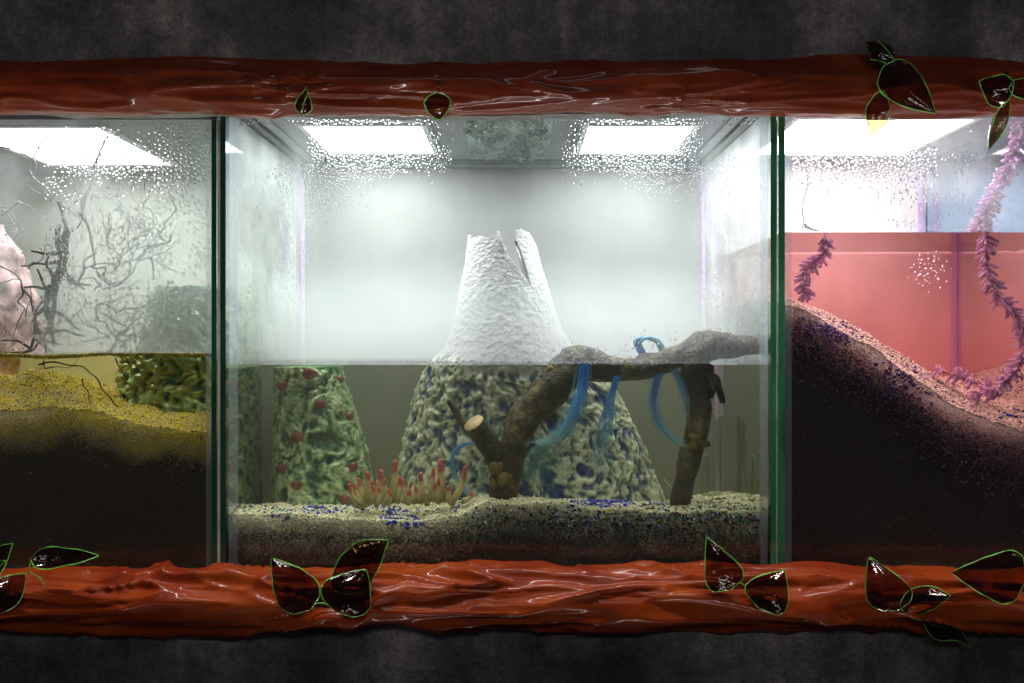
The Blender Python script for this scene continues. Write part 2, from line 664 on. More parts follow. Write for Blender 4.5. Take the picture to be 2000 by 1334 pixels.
# ------------------------------------------------------------------ the wall and the two clay rails
def wall_sheet(name, z0, z1, y0, seed, label):
    nx, nz = 260, 90
    xs = np.linspace(-2.6, 2.6, nx)
    zs = np.linspace(z0, z1, nz)
    X, Z = np.meshgrid(xs, zs, indexing='ij')
    Y = y0 + 0.005 * fbm(X * 3, Z * 5, 0, seed, 4) + 0.0015 * fbm(X * 14, Z * 14, 3, seed, 3)
    o = mesh_obj(name, np.stack([X, Y, Z], -1).reshape(-1, 3), grid_faces(nx, nz), M['wall'])
    md = o.modifiers.new('thickness', 'SOLIDIFY')
    md.thickness = 0.05
    md.offset = -1 if False else 1
    tag(o, label, None, None, 'structure')
    return o


wall_sheet('upper_wall', ZC_C + 0.0, 1.6, -0.026, 3, 'dark plaster wall above the upper red rail')
wall_sheet('lower_wall', -1.6, ZB - 0.004, -0.026, 8, 'dark grey plaster wall below the lower red rail')


def rail(name, zc, yc, ry, rz, seed, label, amp, top):
    nx, na = 1500, 96
    xs = np.linspace(-1.5, 1.5, nx)
    a = np.linspace(0, 2 * math.pi, na, endpoint=False)
    X, A = np.meshgrid(xs, a, indexing='ij')
    cy, cz = -np.cos(A), np.sin(A)
    # flowing folds: ridged noise stretched along the rail and warped
    u = X * 5.2 + 0.7 * fbm(X * 2.2, cz * 0.9, cy, seed + 5, 2)
    w = cz * 2.0 + 1.5 * fbm(X * 3.6, cz * 0.7, cy * 0.7, seed + 9, 1)
    n1 = fbm(u, w, cy * 1.2, seed, 1)
    ridge = np.exp(-np.sqrt(n1 ** 2 + 0.004) * 4.2)
    n2 = fbm(u * 1.9 + 4, w * 1.6 + 0.9 * n1, cy * 1.6, seed + 31, 1)
    ridge2 = np.exp(-np.sqrt(n2 ** 2 + 0.006) * 5.0)
    n3 = fbm(u * 3.0 + 9, w * 2.0, cy * 2, seed + 61, 1)
    ridge = ridge + 0.05 * n3
    low = fbm(X * 3.1, cz * 0.9, cy, seed + 77, 3)
    d = amp * (ridge * 1.0 + ridge2 * 0.45) + 0.006 * low
    Rz = rz + d
    Ry = ry + d
    Yv = yc + cy * Ry
    Zv = zc + cz * Rz + 0.004 * fbm(X * 1.7, 0.3, 0, seed + 3, 2)
    V = np.stack([X, Yv, Zv], -1).reshape(-1, 3)
    i = np.arange(nx - 1)[:, None]
    j = np.arange(na)[None, :]
    j2 = (j + 1) % na
    F = np.stack([i * na + j, i * na + j2, (i + 1) * na + j2, (i + 1) * na + j], -1).reshape(-1, 4)
    o = fixn(mesh_obj(name, V, F, M['clay' if top else 'clay2']))
    tag(o, label, 'clay rail')
    return o


zt = P(0, 172, -0.06)[2]
zb = P(0, 1168, -0.06)[2]
rail('clay_rail', zt, -0.058, 0.046, 0.044, 21, 'upper red glazed clay rail running along the top of the tanks', 0.009, True)
rail('clay_rail', zb, -0.058, 0.048, 0.046, 54, 'lower red glazed clay rail with deep folds under the tanks', 0.019, False)


def lip(z, h, y0, y1, seed, label, amp, edge):
    nx = 420
    xs = np.linspace(-1.6, 1.6, nx)
    V, F = [], []
    for k, x in enumerate(xs):
        n = float(fbm(x * 4, 0.2, 0, seed, 4)) * amp
        zz = [z + h, z + n]
        if edge < 0:
            zz = [z + n, z - h]
        for (yy, zq) in ((y0, zz[0]), (y0, zz[1]), (y1, zz[1]), (y1, zz[0])):
            V.append((x, yy + 0.15 * n, zq))
    for k in range(nx - 1):
        for q in range(4):
            q2 = (q + 1) % 4
            F.append((k * 4 + q, k * 4 + q2, k * 4 + 4 + q2, k * 4 + 4 + q))
    o = fixn(mesh_obj('plaster_lip', V, F, M['lip'], smooth=False))
    tag(o, label, 'plaster lip')


lip(P(0, 229)[2], 0.06, -0.030, -0.002, 5, 'rough pale plaster lip under the upper red rail', 0.006, 1)
lip(P(0, 1113)[2], 0.06, -0.030, -0.002, 6, 'thin grey plaster lip on top of the lower red rail', 0.003, -1)

# ------------------------------------------------------------------ sand
def interp_px(pts, Y, fn):
    q = [fn(px, py, Y) for px, py in pts]
    return np.array([p[0] for p in q]), np.array([p[2] for p in q])


def slump(depth):
    return 0.0185 + 0.016 * np.exp(-np.maximum(depth, 0) / 0.035)


class Sand:
    def __init__(self, x0, x1, front, back, yb, far, seed):
        self.x0, self.x1 = x0, x1
        self.fx, self.fz = interp_px(front, 0.014, PW)
        self.bx, self.bz = interp_px(back, yb, PW)
        self.kx, self.kz = interp_px(far, YB, PW)
        self.yb, self.seed = yb, seed

    def z(self, x, y):
        a = np.interp(x, self.fx, self.fz)
        b = np.interp(x, self.bx, self.bz)
        c = np.interp(x, self.kx, self.kz)
        t = np.clip((y - 0.014) / (self.yb - 0.014), 0, 1)
        t2 = np.clip((y - self.yb) / (YB - self.yb), 0, 1)
        base = np.where(y < self.yb, a + (b - a) * t, b + (c - b) * t2)
        return base + 0.005 * fbm(np.asarray(x) * 18, np.asarray(y) * 18, 0, self.seed, 3) + 0.002 * fbm(np.asarray(x) * 90, np.asarray(y) * 90, 0, self.seed + 3, 2)

    def build(self, name, mat, label):
        nx, ny = 420, 130
        xs = np.linspace(self.x0, self.x1, nx)
        ys = 0.0345 + (YB - 0.003 - 0.0345) * np.linspace(0, 1, ny) ** 1.4
        X, Y = np.meshgrid(xs, ys, indexing='ij')
        Z = self.z(X, Y)
        V = np.stack([X, Y, Z], -1).reshape(-1, 3)
        F = grid_faces(nx, ny)
        # skirt: front, back and sides down to the bottom
        nz = 24
        xf = V.reshape(nx, ny, 3)[:, 0]
        rows = []
        for k in range(nz + 1):
            r = xf.copy()
            r[:, 2] = xf[:, 2] + (ZB + 0.002 - xf[:, 2]) * k / nz
            r[:, 1] = slump(xf[:, 2] - r[:, 2])
            rows.append(r)
        V2 = np.stack(rows, 1).reshape(-1, 3)
        F2 = grid_faces(nx, nz + 1)[:, ::-1] + len(V)
        sides = []
        Vs = V.reshape(nx, ny, 3)
        for row, flip in ((Vs[0], False), (Vs[-1], True), (Vs[:, -1], True)):
            lo = row.copy()
            lo[:, 2] = ZB + 0.002
            sides.append((np.stack([row, lo], 1).reshape(-1, 3), grid_faces(len(row), 2)))
        Vall, Fall, n = [V, V2], [F, F2], len(V) + len(V2)
        for sv, sf in sides:
            Vall.append(sv)
            Fall.append(sf + n)
            n += len(sv)
        o = mesh_obj(name, np.vstack(Vall), np.vstack(Fall), mat)
        tag(o, label, None, None, 'stuff')
        return o


def mat_sand(nm, top, deep, band=None):
    N = NT(nm)
    v = N.coord()
    g = N.noise(v, 260, 3, 0.75)
    b = N.noise(v, 14, 4)
    gr = N.ramp(g, [(0.32, tuple(x * 0.35 for x in top)), (0.5, top), (0.66, tuple(min(0.9, x * 1.35) for x in top))])
    dk = N.ramp(g, [(0.35, tuple(x * 0.4 for x in deep)), (0.6, deep), (0.72, tuple(min(0.9, x * 2.4) for x in deep))])
    dep = N.attr('depth')  # shade of the sand behind glass painted in by depth, plus slight layering
    k = N.math('ADD', dep, N.math('MULTIPLY', N.math('SUBTRACT', b, 0.5), 0.9))
    f = N.ramp(k, [(0.25, (0, 0, 0)), (0.75, (1, 1, 1))])
    c = N.mixc(f, gr, dk)
    if band:
        y = N.ramp(N.noise(v, 9, 4), [(0.44, (0, 0, 0)), (0.58, (1, 1, 1))])
        c = N.mixc(N.math('MULTIPLY', N.math('MULTIPLY', y, 0.85), N.math('SUBTRACT', 1.0, f)), c, N.mixc(g, tuple(x * 0.5 for x in band), band))
    return N.surf(N.pbr(Base_Color=c, Roughness=0.7, Normal=N.bump(g, 0.9, 0.004)))


def add_depth(o, sand):
    n = len(o.data.vertices)
    co = np.empty(n * 3, np.float32)
    o.data.vertices.foreach_get('co', co)
    co = co.reshape(-1, 3)
    d = np.clip((sand.z(co[:, 0], co[:, 1]) - co[:, 2]) / 0.10, 0, 1)
    at = o.data.attributes.new('depth', 'FLOAT', 'POINT')
    at.data.foreach_set('value', d.astype(np.float32))


sandC = Sand(-0.5575, 0.5035, [(442, 1008), (600, 1012), (720, 1022), (820, 1024), (900, 1006), (950, 988), (1060, 988), (1150, 996), (1300, 1002), (1400, 1004), (1507, 1012)],
             [(442, 988), (560, 988), (700, 990), (800, 988), (870, 986), (940, 966), (1050, 972), (1150, 980), (1290, 982), (1400, 976), (1507, 968)], 0.16,
             [(442, 990), (900, 990), (1250, 992), (1400, 960), (1450, 952), (1520, 958)], 4)
sandL = Sand(-1.645, -0.5885, [(-700, 850), (-100, 835), (0, 815), (100, 802), (200, 815), (260, 835), (340, 842), (420, 850)],
             [(-700, 760), (0, 735), (60, 724), (130, 734), (180, 752), (250, 792), (330, 806), (420, 812)], 0.16,
             [(-700, 760), (0, 770), (200, 765), (300, 768), (420, 775)], 14)
sandR = Sand(0.535, 1.0755, [(1530, 598), (1600, 622), (1700, 682), (1780, 745), (1850, 795), (1920, 825), (2000, 848), (2100, 860)],
             [(1530, 582), (1600, 603), (1700, 655), (1800, 722), (1850, 752), (1900, 782), (2000, 800), (2100, 800)], 0.14,
             [(1500, 600), (1700, 690), (1800, 722), (1870, 735), (2000, 745), (2100, 745)], 24)
for sd, nm, top, deep, band, lab in (
        (sandC, 'white_sand', (0.74, 0.69, 0.46), (0.12, 0.12, 0.10), None, 'bank of cream coarse sand darkened below by painted shade in the middle tank'),
        (sandL, 'yellow_sand', (0.50, 0.42, 0.26), (0.08, 0.06, 0.035), (0.62, 0.47, 0.01), 'yellow stained sand hump with painted shade lower down in the left tank'),
        (sandR, 'shaded_sand', (0.55, 0.48, 0.42), (0.07, 0.048, 0.042), None, 'steep slope of pale crusted sand with painted shade lower down in the pink tank')):
    o = sd.build('sand', mat_sand(nm, top, deep, band), lab)
    add_depth(o, sd)

# loose grains and beads: real little crystals, joined
OCT_V = np.array([(1, 0, 0), (-1, 0, 0), (0, 1, 0), (0, -1, 0), (0, 0, 1), (0, 0, -1)], float)
OCT_F = np.array([(0, 2, 4), (2, 1, 4), (1, 3, 4), (3, 0, 4), (2, 0, 5), (1, 2, 5), (3, 1, 5), (0, 3, 5)])


def rand_rot(n):
    q = RNG.normal(size=(n, 4))
    q /= np.linalg.norm(q, axis=1)[:, None]
    w, x, y, z = q.T
    return np.stack([1 - 2 * (y * y + z * z), 2 * (x * y - z * w), 2 * (x * z + y * w),
                     2 * (x * y + z * w), 1 - 2 * (x * x + z * z), 2 * (y * z - x * w),
                     2 * (x * z - y * w), 2 * (y * z + x * w), 1 - 2 * (x * x + y * y)], -1).reshape(n, 3, 3)


def grains(name, pos, size, cols, mat, label, tmplV=OCT_V, tmplF=OCT_F, smooth=False):
    n = len(pos)
    R = rand_rot(n)
    jit = tmplV[None] * (1 + RNG.normal(0, 0.22, (n, len(tmplV), 1)))
    sc = size[:, None, None] * (1 + RNG.uniform(-0.3, 0.3, (n, 1, 3)))
    V = np.einsum('nij,nkj->nki', R, jit * sc) + pos[:, None, :]
    F = (tmplF[None] + (np.arange(n) * len(tmplV))[:, None, None]).reshape(-1, tmplF.shape[1])
    c = np.repeat(cols, len(tmplV), axis=0)
    o = mesh_obj(name, V.reshape(-1, 3), F, mat, smooth=smooth, attrs={'col': c})
    tag(o, label, None, None, 'stuff')
    return o


M['grain'] = mat_col_attr('sand_grain', 0.45)
M['bead'] = mat_col_attr('glass_bead', 0.15, 0.6)


def pick(cols, w, n):
    idx = RNG.choice(len(cols), size=n, p=np.array(w) / sum(w))
    c = np.array(cols)[idx] * RNG.uniform(0.75, 1.2, (n, 1))
    return np.clip(c, 0, 0.95)


def grain_field(sand, n_top, n_front, ctop, wtop, cfront, wfront, rs, name, label, dfront=0.10):
    x = RNG.uniform(sand.x0 + 0.003, sand.x1 - 0.003, n_top)
    y = 0.035 + (YB - 0.045) * RNG.uniform(0, 1, n_top) ** 1.9
    z = sand.z(x, y) + RNG.uniform(-0.0005, 0.0015, n_top)
    xf = RNG.uniform(sand.x0 + 0.003, sand.x1 - 0.003, n_front)
    dz = np.abs(RNG.normal(0, dfront, n_front))
    zf = sand.z(xf, np.full(n_front, 0.016)) - dz
    ok = zf > ZB + 0.004
    xf, zf, dz = xf[ok], zf[ok], dz[ok]
    yf = slump(dz) - RNG.uniform(0.001, 0.003, len(xf))
    pos = np.vstack([np.stack([x, y, z], -1), np.stack([xf, yf, zf], -1)])
    size = RNG.uniform(rs[0], rs[1], len(pos))
    size[n_top:] *= 0.7
    pos[:, 1] = np.maximum(pos[:, 1], 0.0135 + size * 1.25)
    c = np.vstack([pick(ctop, wtop, n_top), pick(cfront, wfront, len(xf))])
    near = np.clip(1 - dz / (0.07 if sand is sandL else 0.035), 0, 1)[:, None]  # front grains go darker with depth, shade put into their colour
    top2 = pick(ctop, wtop, len(xf))
    c[n_top:] = c[n_top:] * (1 - near) + top2 * near
    return grains(name, pos, size, c, M['grain'], label)


grain_field(sandC, 26000, 12000, [(0.84, 0.79, 0.54), (0.92, 0.88, 0.68), (0.62, 0.54, 0.32), (0.20, 0.17, 0.10)], [5, 3, 1.4, 0.4],
            [(0.10, 0.10, 0.08), (0.03, 0.03, 0.03), (0.30, 0.29, 0.22)], [5, 4, 1.5], (0.0016, 0.0034), 'sand_grains',
            'loose cream crystals of sand over the bank in the middle tank', 0.05)
grain_field(sandL, 26000, 9000, [(0.60, 0.46, 0.03), (0.72, 0.60, 0.01), (0.70, 0.60, 0.40), (0.18, 0.12, 0.03)], [4, 3, 4, 1.5],
            [(0.32, 0.23, 0.11), (0.06, 0.045, 0.03), (0.6, 0.46, 0.02), (0.6, 0.5, 0.3)], [4, 5, 0.8, 0.4], (0.0012, 0.0026), 'sand_grains',
            'loose yellow and cream crystals over the sand in the left tank', 0.03)
grain_field(sandR, 14000, 11000, [(0.70, 0.60, 0.50), (0.80, 0.70, 0.66), (0.45, 0.36, 0.30), (0.08, 0.07, 0.05)], [5, 3, 1.6, 0.5],
            [(0.32, 0.15, 0.20), (0.07, 0.035, 0.05), (0.5, 0.34, 0.28), (0.2, 0.07, 0.26)], [4, 5, 1, 0.6], (0.0018, 0.0036), 'sand_grains',
            'loose pale crystals along the crest of the slope in the pink tank', 0.05)


def bead_mesh():
    V, F = [], []
    n, m = 7, 5
    for i in range(n):
        a = i / n * 2 * math.pi
        for j in range(m):
            b = j / m * 2 * math.pi
            r = 0.72 + 0.36 * math.cos(b)
            V.append((r * math.cos(a), 0.45 * math.sin(b), r * math.sin(a)))
    for i in range(n):
        for j in range(m):
            F.append((i * m + j, ((i + 1) % n) * m + j, ((i + 1) % n) * m + (j + 1) % m, i * m + (j + 1) % m))
    return np.array(V), np.array(F)


BV, BF = bead_mesh()


def beads(name, label, spec, sand):
    """spec rows: (n, px centre, py centre, sd x, sd y, colours)"""
    pos, cols = [], []
    for (n, px, py, sx, sy, cs) in spec:
        for k in range(n):
            qx, qy = RNG.normal(px, sx), RNG.normal(py, sy)
            p = PW(qx, qy, 0.020)
            if not (sand.x0 + 0.004 < p[0] < sand.x1 - 0.004):
                continue
            zt_ = float(sand.z(p[0], 0.034))
            if p[2] > zt_:      # lies on the top surface further back
                y = 0.03
                for _ in range(12):
                    y += 0.02
                    p = PW(qx, qy, y)
                    if p[2] <= float(sand.z(p[0], y)) + 0.001:
                        break
                p = (p[0], y, float(sand.z(p[0], y)) + 0.0015)
            if p[2] <= zt_ and p[1] < 0.03:
                p = (p[0], float(slump(zt_ - p[2])) - 0.003, p[2])
            pos.append(p)
            cols.append(cs[RNG.integers(len(cs))])
    pos = np.array(pos)
    size = RNG.uniform(0.0024, 0.0038, len(pos))
    pos[:, 1] = np.maximum(pos[:, 1] - 0.0006, 0.0133 + size * 1.1)
    grains(name, pos, size, np.array(cols), M['bead'], label, BV, BF, True)


BLUE = [(0.01, 0.03, 0.55), (0.02, 0.05, 0.7), (0.01, 0.02, 0.35)]
GRN = [(0.02, 0.25, 0.08), (0.05, 0.4, 0.2)]
MIX = [(0.7, 0.7, 0.7), (0.03, 0.04, 0.04), (0.03, 0.03, 0.03), (0.2, 0.03, 0.04), (0.45, 0.42, 0.06), (0.03, 0.1, 0.35), (0.08, 0.25, 0.22), (0.03, 0.02, 0.12), (0.5, 0.6, 0.6), (0.25, 0.24, 0.2)]
beads('blue_beads', 'dark blue and green glass beads sprinkled over the cream sand', [
    (90, 628, 1000, 22, 6, BLUE), (60, 590, 1000, 30, 8, BLUE + GRN), (30, 520, 995, 25, 6, GRN + BLUE), (110, 768, 1012, 14, 8, BLUE), (50, 710, 993, 30, 6, BLUE),
    (30, 840, 1000, 60, 10, BLUE), (420, 1178, 986, 28, 4, BLUE), (60, 800, 1018, 12, 6, BLUE), (20, 960, 990, 50, 8, MIX)], sandC)
beads('mixed_beads', 'many coloured ring beads pressed against the glass in the darkened sand', [
    (420, 1260, 1012, 150, 13, MIX), (260, 1400, 1010, 60, 13, MIX + GRN), (110, 1100, 1012, 80, 14, MIX), (120, 1290, 990, 14, 6, BLUE + MIX), (120, 1400, 990, 40, 8, GRN + MIX)], sandC)
beads('violet_beads', 'violet glass beads pressed in the upper slope of the pink tank', [
    (120, 1615, 640, 24, 8, [(0.12, 0.05, 0.26), (0.2, 0.1, 0.3)]), (60, 1650, 655, 22, 9, [(0.12, 0.05, 0.26)]), (160, 1770, 745, 45, 26, [(0.12, 0.03, 0.16), (0.08, 0.04, 0.2)]),
    (60, 1975, 818, 15, 4, [(0.03, 0.05, 0.3)])], sandR)

# ------------------------------------------------------------------ glazed ceramic cones
def cone_mesh(rows, Yc, ryf, seed, amp, nth=300, nz=260, top_fn=None):
    zz = np.array([r[0] for r in rows])[::-1]
    xl = np.array([r[1] for r in rows])[::-1]
    xr = np.array([r[2] for r in rows])[::-1]
    th = np.linspace(0, 2 * math.pi, nth, endpoint=False)
    t = np.linspace(0, 1, nz)
    TH, T = np.meshgrid(th, t, indexing='ij')
    zmin = zz[0]
    ztop = np.full(nth, zz[-1]) if top_fn is None else top_fn(th)
    zm = 0.118 if top_fn is not None else zmin + 0.01
    Z = np.where(T < 0.68, zmin + (zm - zmin) * T / 0.68, zm + (ztop[:, None] - zm) * (T - 0.68) / 0.32) if top_fn is not None else zmin + (ztop[:, None] - zmin) * T
    L = np.interp(Z, zz, xl)
    R = np.interp(Z, zz, xr)
    xc, rx = (L + R) / 2, (R - L) / 2
    ry = ryf(Z)
    X = xc + rx * np.cos(TH)
    Y = Yc + ry * np.sin(TH)
    q = np.stack([X, Y, Z], -1)
    w = 0.9 * fbm(q[..., 0] * 14, q[..., 1] * 14, q[..., 2] * 14, seed + 40, 2)
    n1 = fbm(q[..., 0] * 36 + w, q[..., 1] * 36 + w, q[..., 2] * 30 - w, seed, 3, 0.6)
    n2 = fbm(q[..., 0] * 100 + w * 2, q[..., 1] * 100, q[..., 2] * 70, seed + 9, 3, 0.6)
    rid = 1 - np.abs(n1) * 1.6
    d = rid * 0.6 + n2 * 0.45
    return X, Y, Z, TH, d, rx, ry


# green cone with red cabochons, left
Yg = 0.31
rowsG = []
for (py, l, r) in ((712, 538, 664), (750, 537, 672), (800, 537, 690), (860, 536, 708), (920, 535, 722), (985, 533, 730), (1010, 531, 733)):
    a, b = PW(l, py, Yg), PW(r, py, Yg)
    rowsG.append((a[2], a[0], b[0]))
rowsG[0] = (WZ_C - 0.012, rowsG[0][1], rowsG[0][2])
ryg = lambda Z: np.interp(Z, [rowsG[-1][0], rowsG[0][0]], [0.12, 0.09])
X, Y, Z, TH, d, rx, ry = cone_mesh(rowsG, Yg, ryg, 5, 0.006, 260, 220)
X = X + np.cos(TH) * d * 0.006 * np.where(np.cos(TH) < 0, 0.3, 1)
Y = Y + np.sin(TH) * d * 0.010
V = np.stack([X, Y, Z], -1).reshape(-1, 3)
F = grid_faces(260, 220, True)
N, c, v = mat_glaze('green_glaze', [(0.34, (0.008, 0.045, 0.025)), (0.46, (0.05, 0.17, 0.09)), (0.58, (0.24, 0.38, 0.20)), (0.80, (0.62, 0.68, 0.42))])
N.surf(N.pbr(Base_Color=c, Roughness=0.25, Coat_Weight=0.3, Normal=N.bump(N.noise(v, 120, 3), 0.3, 0.002)))
tg = empty('ceramic_mound', (-0.5, Yg, sandC.fz.min()))
tag(tg, 'tall green glazed ceramic mound studded with dark red cabochons against the left pane', 'ceramic mound')
iv = Matrix.Translation(-Vector(tg.location))
V = np.vstack([V, [(np.mean([rowsG[0][1], rowsG[0][2]]), Yg, rowsG[0][0] + 0.004)]])
capf = [((i * 220 + 219), ((i + 1) % 260) * 220 + 219, len(V) - 1) for i in range(260)]
o = fixn(mesh_obj('mound_body', V, [tuple(q) for q in F.tolist()] + capf, N.m, tg, attrs={'pit': np.append(d.reshape(-1) * 0.5 + 0.35, 0.5)}))
o.matrix_parent_inverse = iv
M['cab'] = mat_plain('dark_red_glass', (0.20, 0.018, 0.028), 0.12, 0.4, 60, bump=0.05, coat=1.0)


def ellip(c, r, n=18, m=10, seed=None):
    V, F = [], []
    for i in range(m + 1):
        a = math.pi * i / m
        for j in range(n):
            b = 2 * math.pi * j / n
            V.append((c[0] + r[0] * math.sin(a) * math.cos(b), c[1] + r[1] * math.sin(a) * math.sin(b), c[2] + r[2] * math.cos(a)))
    for i in range(m):
        for j in range(n):
            F.append((i * n + j, (i + 1) * n + j, (i + 1) * n + (j + 1) % n, i * n + (j + 1) % n))
    return np.array(V), F


def on_cone(px, py, rows, Yc, ryf):
    Yq = Yc - 0.08
    for _ in range(6):
        p = PW(px, py, Yq)
        zz = np.array([r[0] for r in rows])[::-1]
        L = np.interp(p[2], zz, np.array([r[1] for r in rows])[::-1])
        R = np.interp(p[2], zz, np.array([r[2] for r in rows])[::-1])
        u = min(0.98, max(-0.98, (p[0] - (L + R) / 2) / ((R - L) / 2)))
        Yq = Yc - float(ryf(p[2])) * math.sqrt(1 - u * u)
    return PW(px, py, Yq)


for (px, py, r) in ((553, 752, 12), (605, 730, 13), (664, 742, 9), (626, 789, 10), (682, 813, 10), (582, 854, 13), (551, 914, 11), (689, 912, 11), (581, 947, 11), (673, 976, 12), (553, 984, 8), (640, 900, 9)):
    if (px, py) == (640, 900):
        continue
    p = on_cone(px, py, rowsG, Yg, ryg)
    o = mesh_obj('cabochon', *ellip((p[0], p[1] - 0.006, p[2]), (r * 0.00115, 0.008, r * 0.0010)), M['cab'], tg)
    o.matrix_parent_inverse = iv

# white capped mountain
Ym = 0.325
rowsM = [(0.262, -0.118, 0.040), (0.233, -0.120, 0.044), (0.19, -0.125, 0.053), (0.073, -0.147, 0.088), (0.02, -0.158, 0.108), (-0.02, -0.172, 0.132), (-0.052, -0.200, 0.168),
         (-0.12, -0.232, 0.222), (-0.25, -0.262, 0.288), (-0.38, -0.285, 0.335), (-0.42, -0.29, 0.345)]
rowsM = [(z + CZ, a + CX, b + CX) for z, a, b in rowsM]
rym = lambda Z: np.interp(Z, [-0.4, -0.05, 0.07, 0.25], [0.155, 0.13, 0.095, 0.062])
NOTCH = -0.93     # angle of the split (front right; front is -pi/2)


def top_m(th):
    a = (th + math.pi) % (2 * math.pi) - math.pi
    base = np.full(len(th), 0.236 + CZ)
    base += 0.004 * fbm(np.cos(a) * 3, np.sin(a) * 3, 0, 9, 3)
    base += np.where(np.abs(a + 1.75) < 0.5, 0.0, 0.0)
    base += 0.008 * np.exp(-((a + 1.68) / 0.08) ** 2) + 0.008 * np.exp(-((np.abs(a) - 2.95) / 0.10) ** 2)
    # left of the split the lip falls in a slope, right of it the flap stands up
    left = np.interp(a, [-1.60, -1.50, -1.25, -1.05, NOTCH], [0, 0.032, 0.066, 0.092, 0.118])
    base = base - np.where((a > -1.60) & (a <= NOTCH), left, 0)
    flap = np.interp(a, [NOTCH, NOTCH + 0.03, NOTCH + 0.10, -0.45, 0.0], [-0.09, 0.0, 0.016, 0.016, -0.03])
    base = base + np.where((a > NOTCH) & (a < 0.0), flap, 0)
    base = base + np.where(a >= 0.0, np.interp(a, [0.0, 0.12, 2.75, 2.95], [-0.03, -0.115, -0.115, 0.0]), 0)
    return base


nth, nz = 520, 260
X, Y, Z, TH, d, rx, ry = cone_mesh(rowsM, Ym, rym, 33, 0.006, nth, nz, top_m)
A = (TH + math.pi) % (2 * math.pi) - math.pi
# flap edge leans back over the split
lean = np.where((A > NOTCH) & (A < 0.3), np.clip(1 - (A - NOTCH) / 0.9, 0, 1), 0) * np.clip((Z - 0.135) / 0.12, 0, 1)
X = X - lean ** 1.3 * 0.020
Y = Y + lean * 0.006
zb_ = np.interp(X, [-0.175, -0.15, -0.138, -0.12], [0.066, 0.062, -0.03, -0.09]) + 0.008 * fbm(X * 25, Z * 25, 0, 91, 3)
zb_ = np.where((X < -0.11) & (Z < 0.045), -0.05, zb_)  # white brought down to the waterline to paint the fog over the cone
snow_haze = np.clip((Z - zb_) / 0.03, 0, 1)
rough_s = fbm(X * 110, Y * 110, Z * 170, 71, 3, 0.6) + 0.8 * fbm(X * 22, Y * 22, Z * 22, 73, 2)
X = X + np.cos(TH) * (d * 0.008 * (1 - snow_haze) + rough_s * 0.0014 * snow_haze)
Y = Y + np.sin(TH) * (d * 0.010 * (1 - snow_haze) + rough_s * 0.0015 * snow_haze)
V = np.stack([X, Y, Z], -1).reshape(-1, 3)
N, c, v = mat_glaze('blue_cream_glaze', [(0.38, (0.01, 0.035, 0.28)), (0.49, (0.08, 0.14, 0.24)), (0.57, (0.30, 0.36, 0.27)), (0.66, (0.66, 0.70, 0.54)), (0.85, (0.90, 0.90, 0.78))])
sn = N.math('ADD', N.attr('snow_haze'), N.math('MULTIPLY', N.math('SUBTRACT', N.noise(v, 30, 3), 0.5), 0.5), clamp=True)
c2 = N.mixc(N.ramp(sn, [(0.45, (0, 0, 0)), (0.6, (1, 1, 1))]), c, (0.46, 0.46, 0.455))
hb = N.noise(N.coord((1, 1, 2.0)), 110, 5, 0.7)
N.surf(N.pbr(Base_Color=c2, Roughness=N.math('ADD', 0.28, N.math('MULTIPLY', sn, 0.5), clamp=True), Normal=N.bump(hb, 0.6, 0.004)))
o = mesh_obj('ceramic_mountain', V, grid_faces(nth, nz, True), N.m, attrs={'pit': (d.reshape(-1) * 0.5 + 0.35), 'snow_haze': snow_haze.reshape(-1)})
fixn(o)
md = o.modifiers.new('thickness', 'SOLIDIFY')
md.thickness = 0.009
md.offset = -1
tag(o, 'hollow ceramic mountain with split white crater, glazed blue and cream below the water', 'ceramic mountain')

# ------------------------------------------------------------------ driftwood
N = NT('driftwood')
v = N.coord()
n1 = N.noise(v, 16, 5)
n2 = N.noise(v, 110, 4, 0.7)
c = N.ramp(n1, [(0.32, (0.020, 0.015, 0.008)), (0.5, (0.055, 0.040, 0.018)), (0.66, (0.15, 0.115, 0.045)), (0.8, (0.24, 0.20, 0.10))])
c = N.mixc(0.9, c, N.ramp(n2, [(0.35, (0.25, 0.25, 0.25)), (0.68, (1.7, 1.7, 1.7))]), 'MULTIPLY')
N.surf(N.pbr(Base_Color=c, Roughness=0.38, Normal=N.bump(N.math('ADD', n1, N.math('MULTIPLY', n2, 0.8)), 0.9, 0.009)))
M['wood'] = N.m
M['cutwood'] = mat_plain('sawn_wood', (0.42, 0.30, 0.18), 0.7, 0.2, 40)
dw = empty('driftwood', PW(1150, 980, 0.13))
tag(dw, 'dark forked driftwood branch arching from the sand up through the waterline', 'driftwood')
iv = Matrix.Translation(-Vector(dw.location))
YD = 0.12


def wood(name, pts, radii, n=40, noise=0.16, seed=1, mat=None, flat=False):
    V, F, t = sweep(pts, radii, 28, n, True, noise, 28, seed, flat)
    o = mesh_obj(name, V, F, mat or M['wood'], dw, attrs={'t': t})
    o.matrix_parent_inverse = iv
    return o


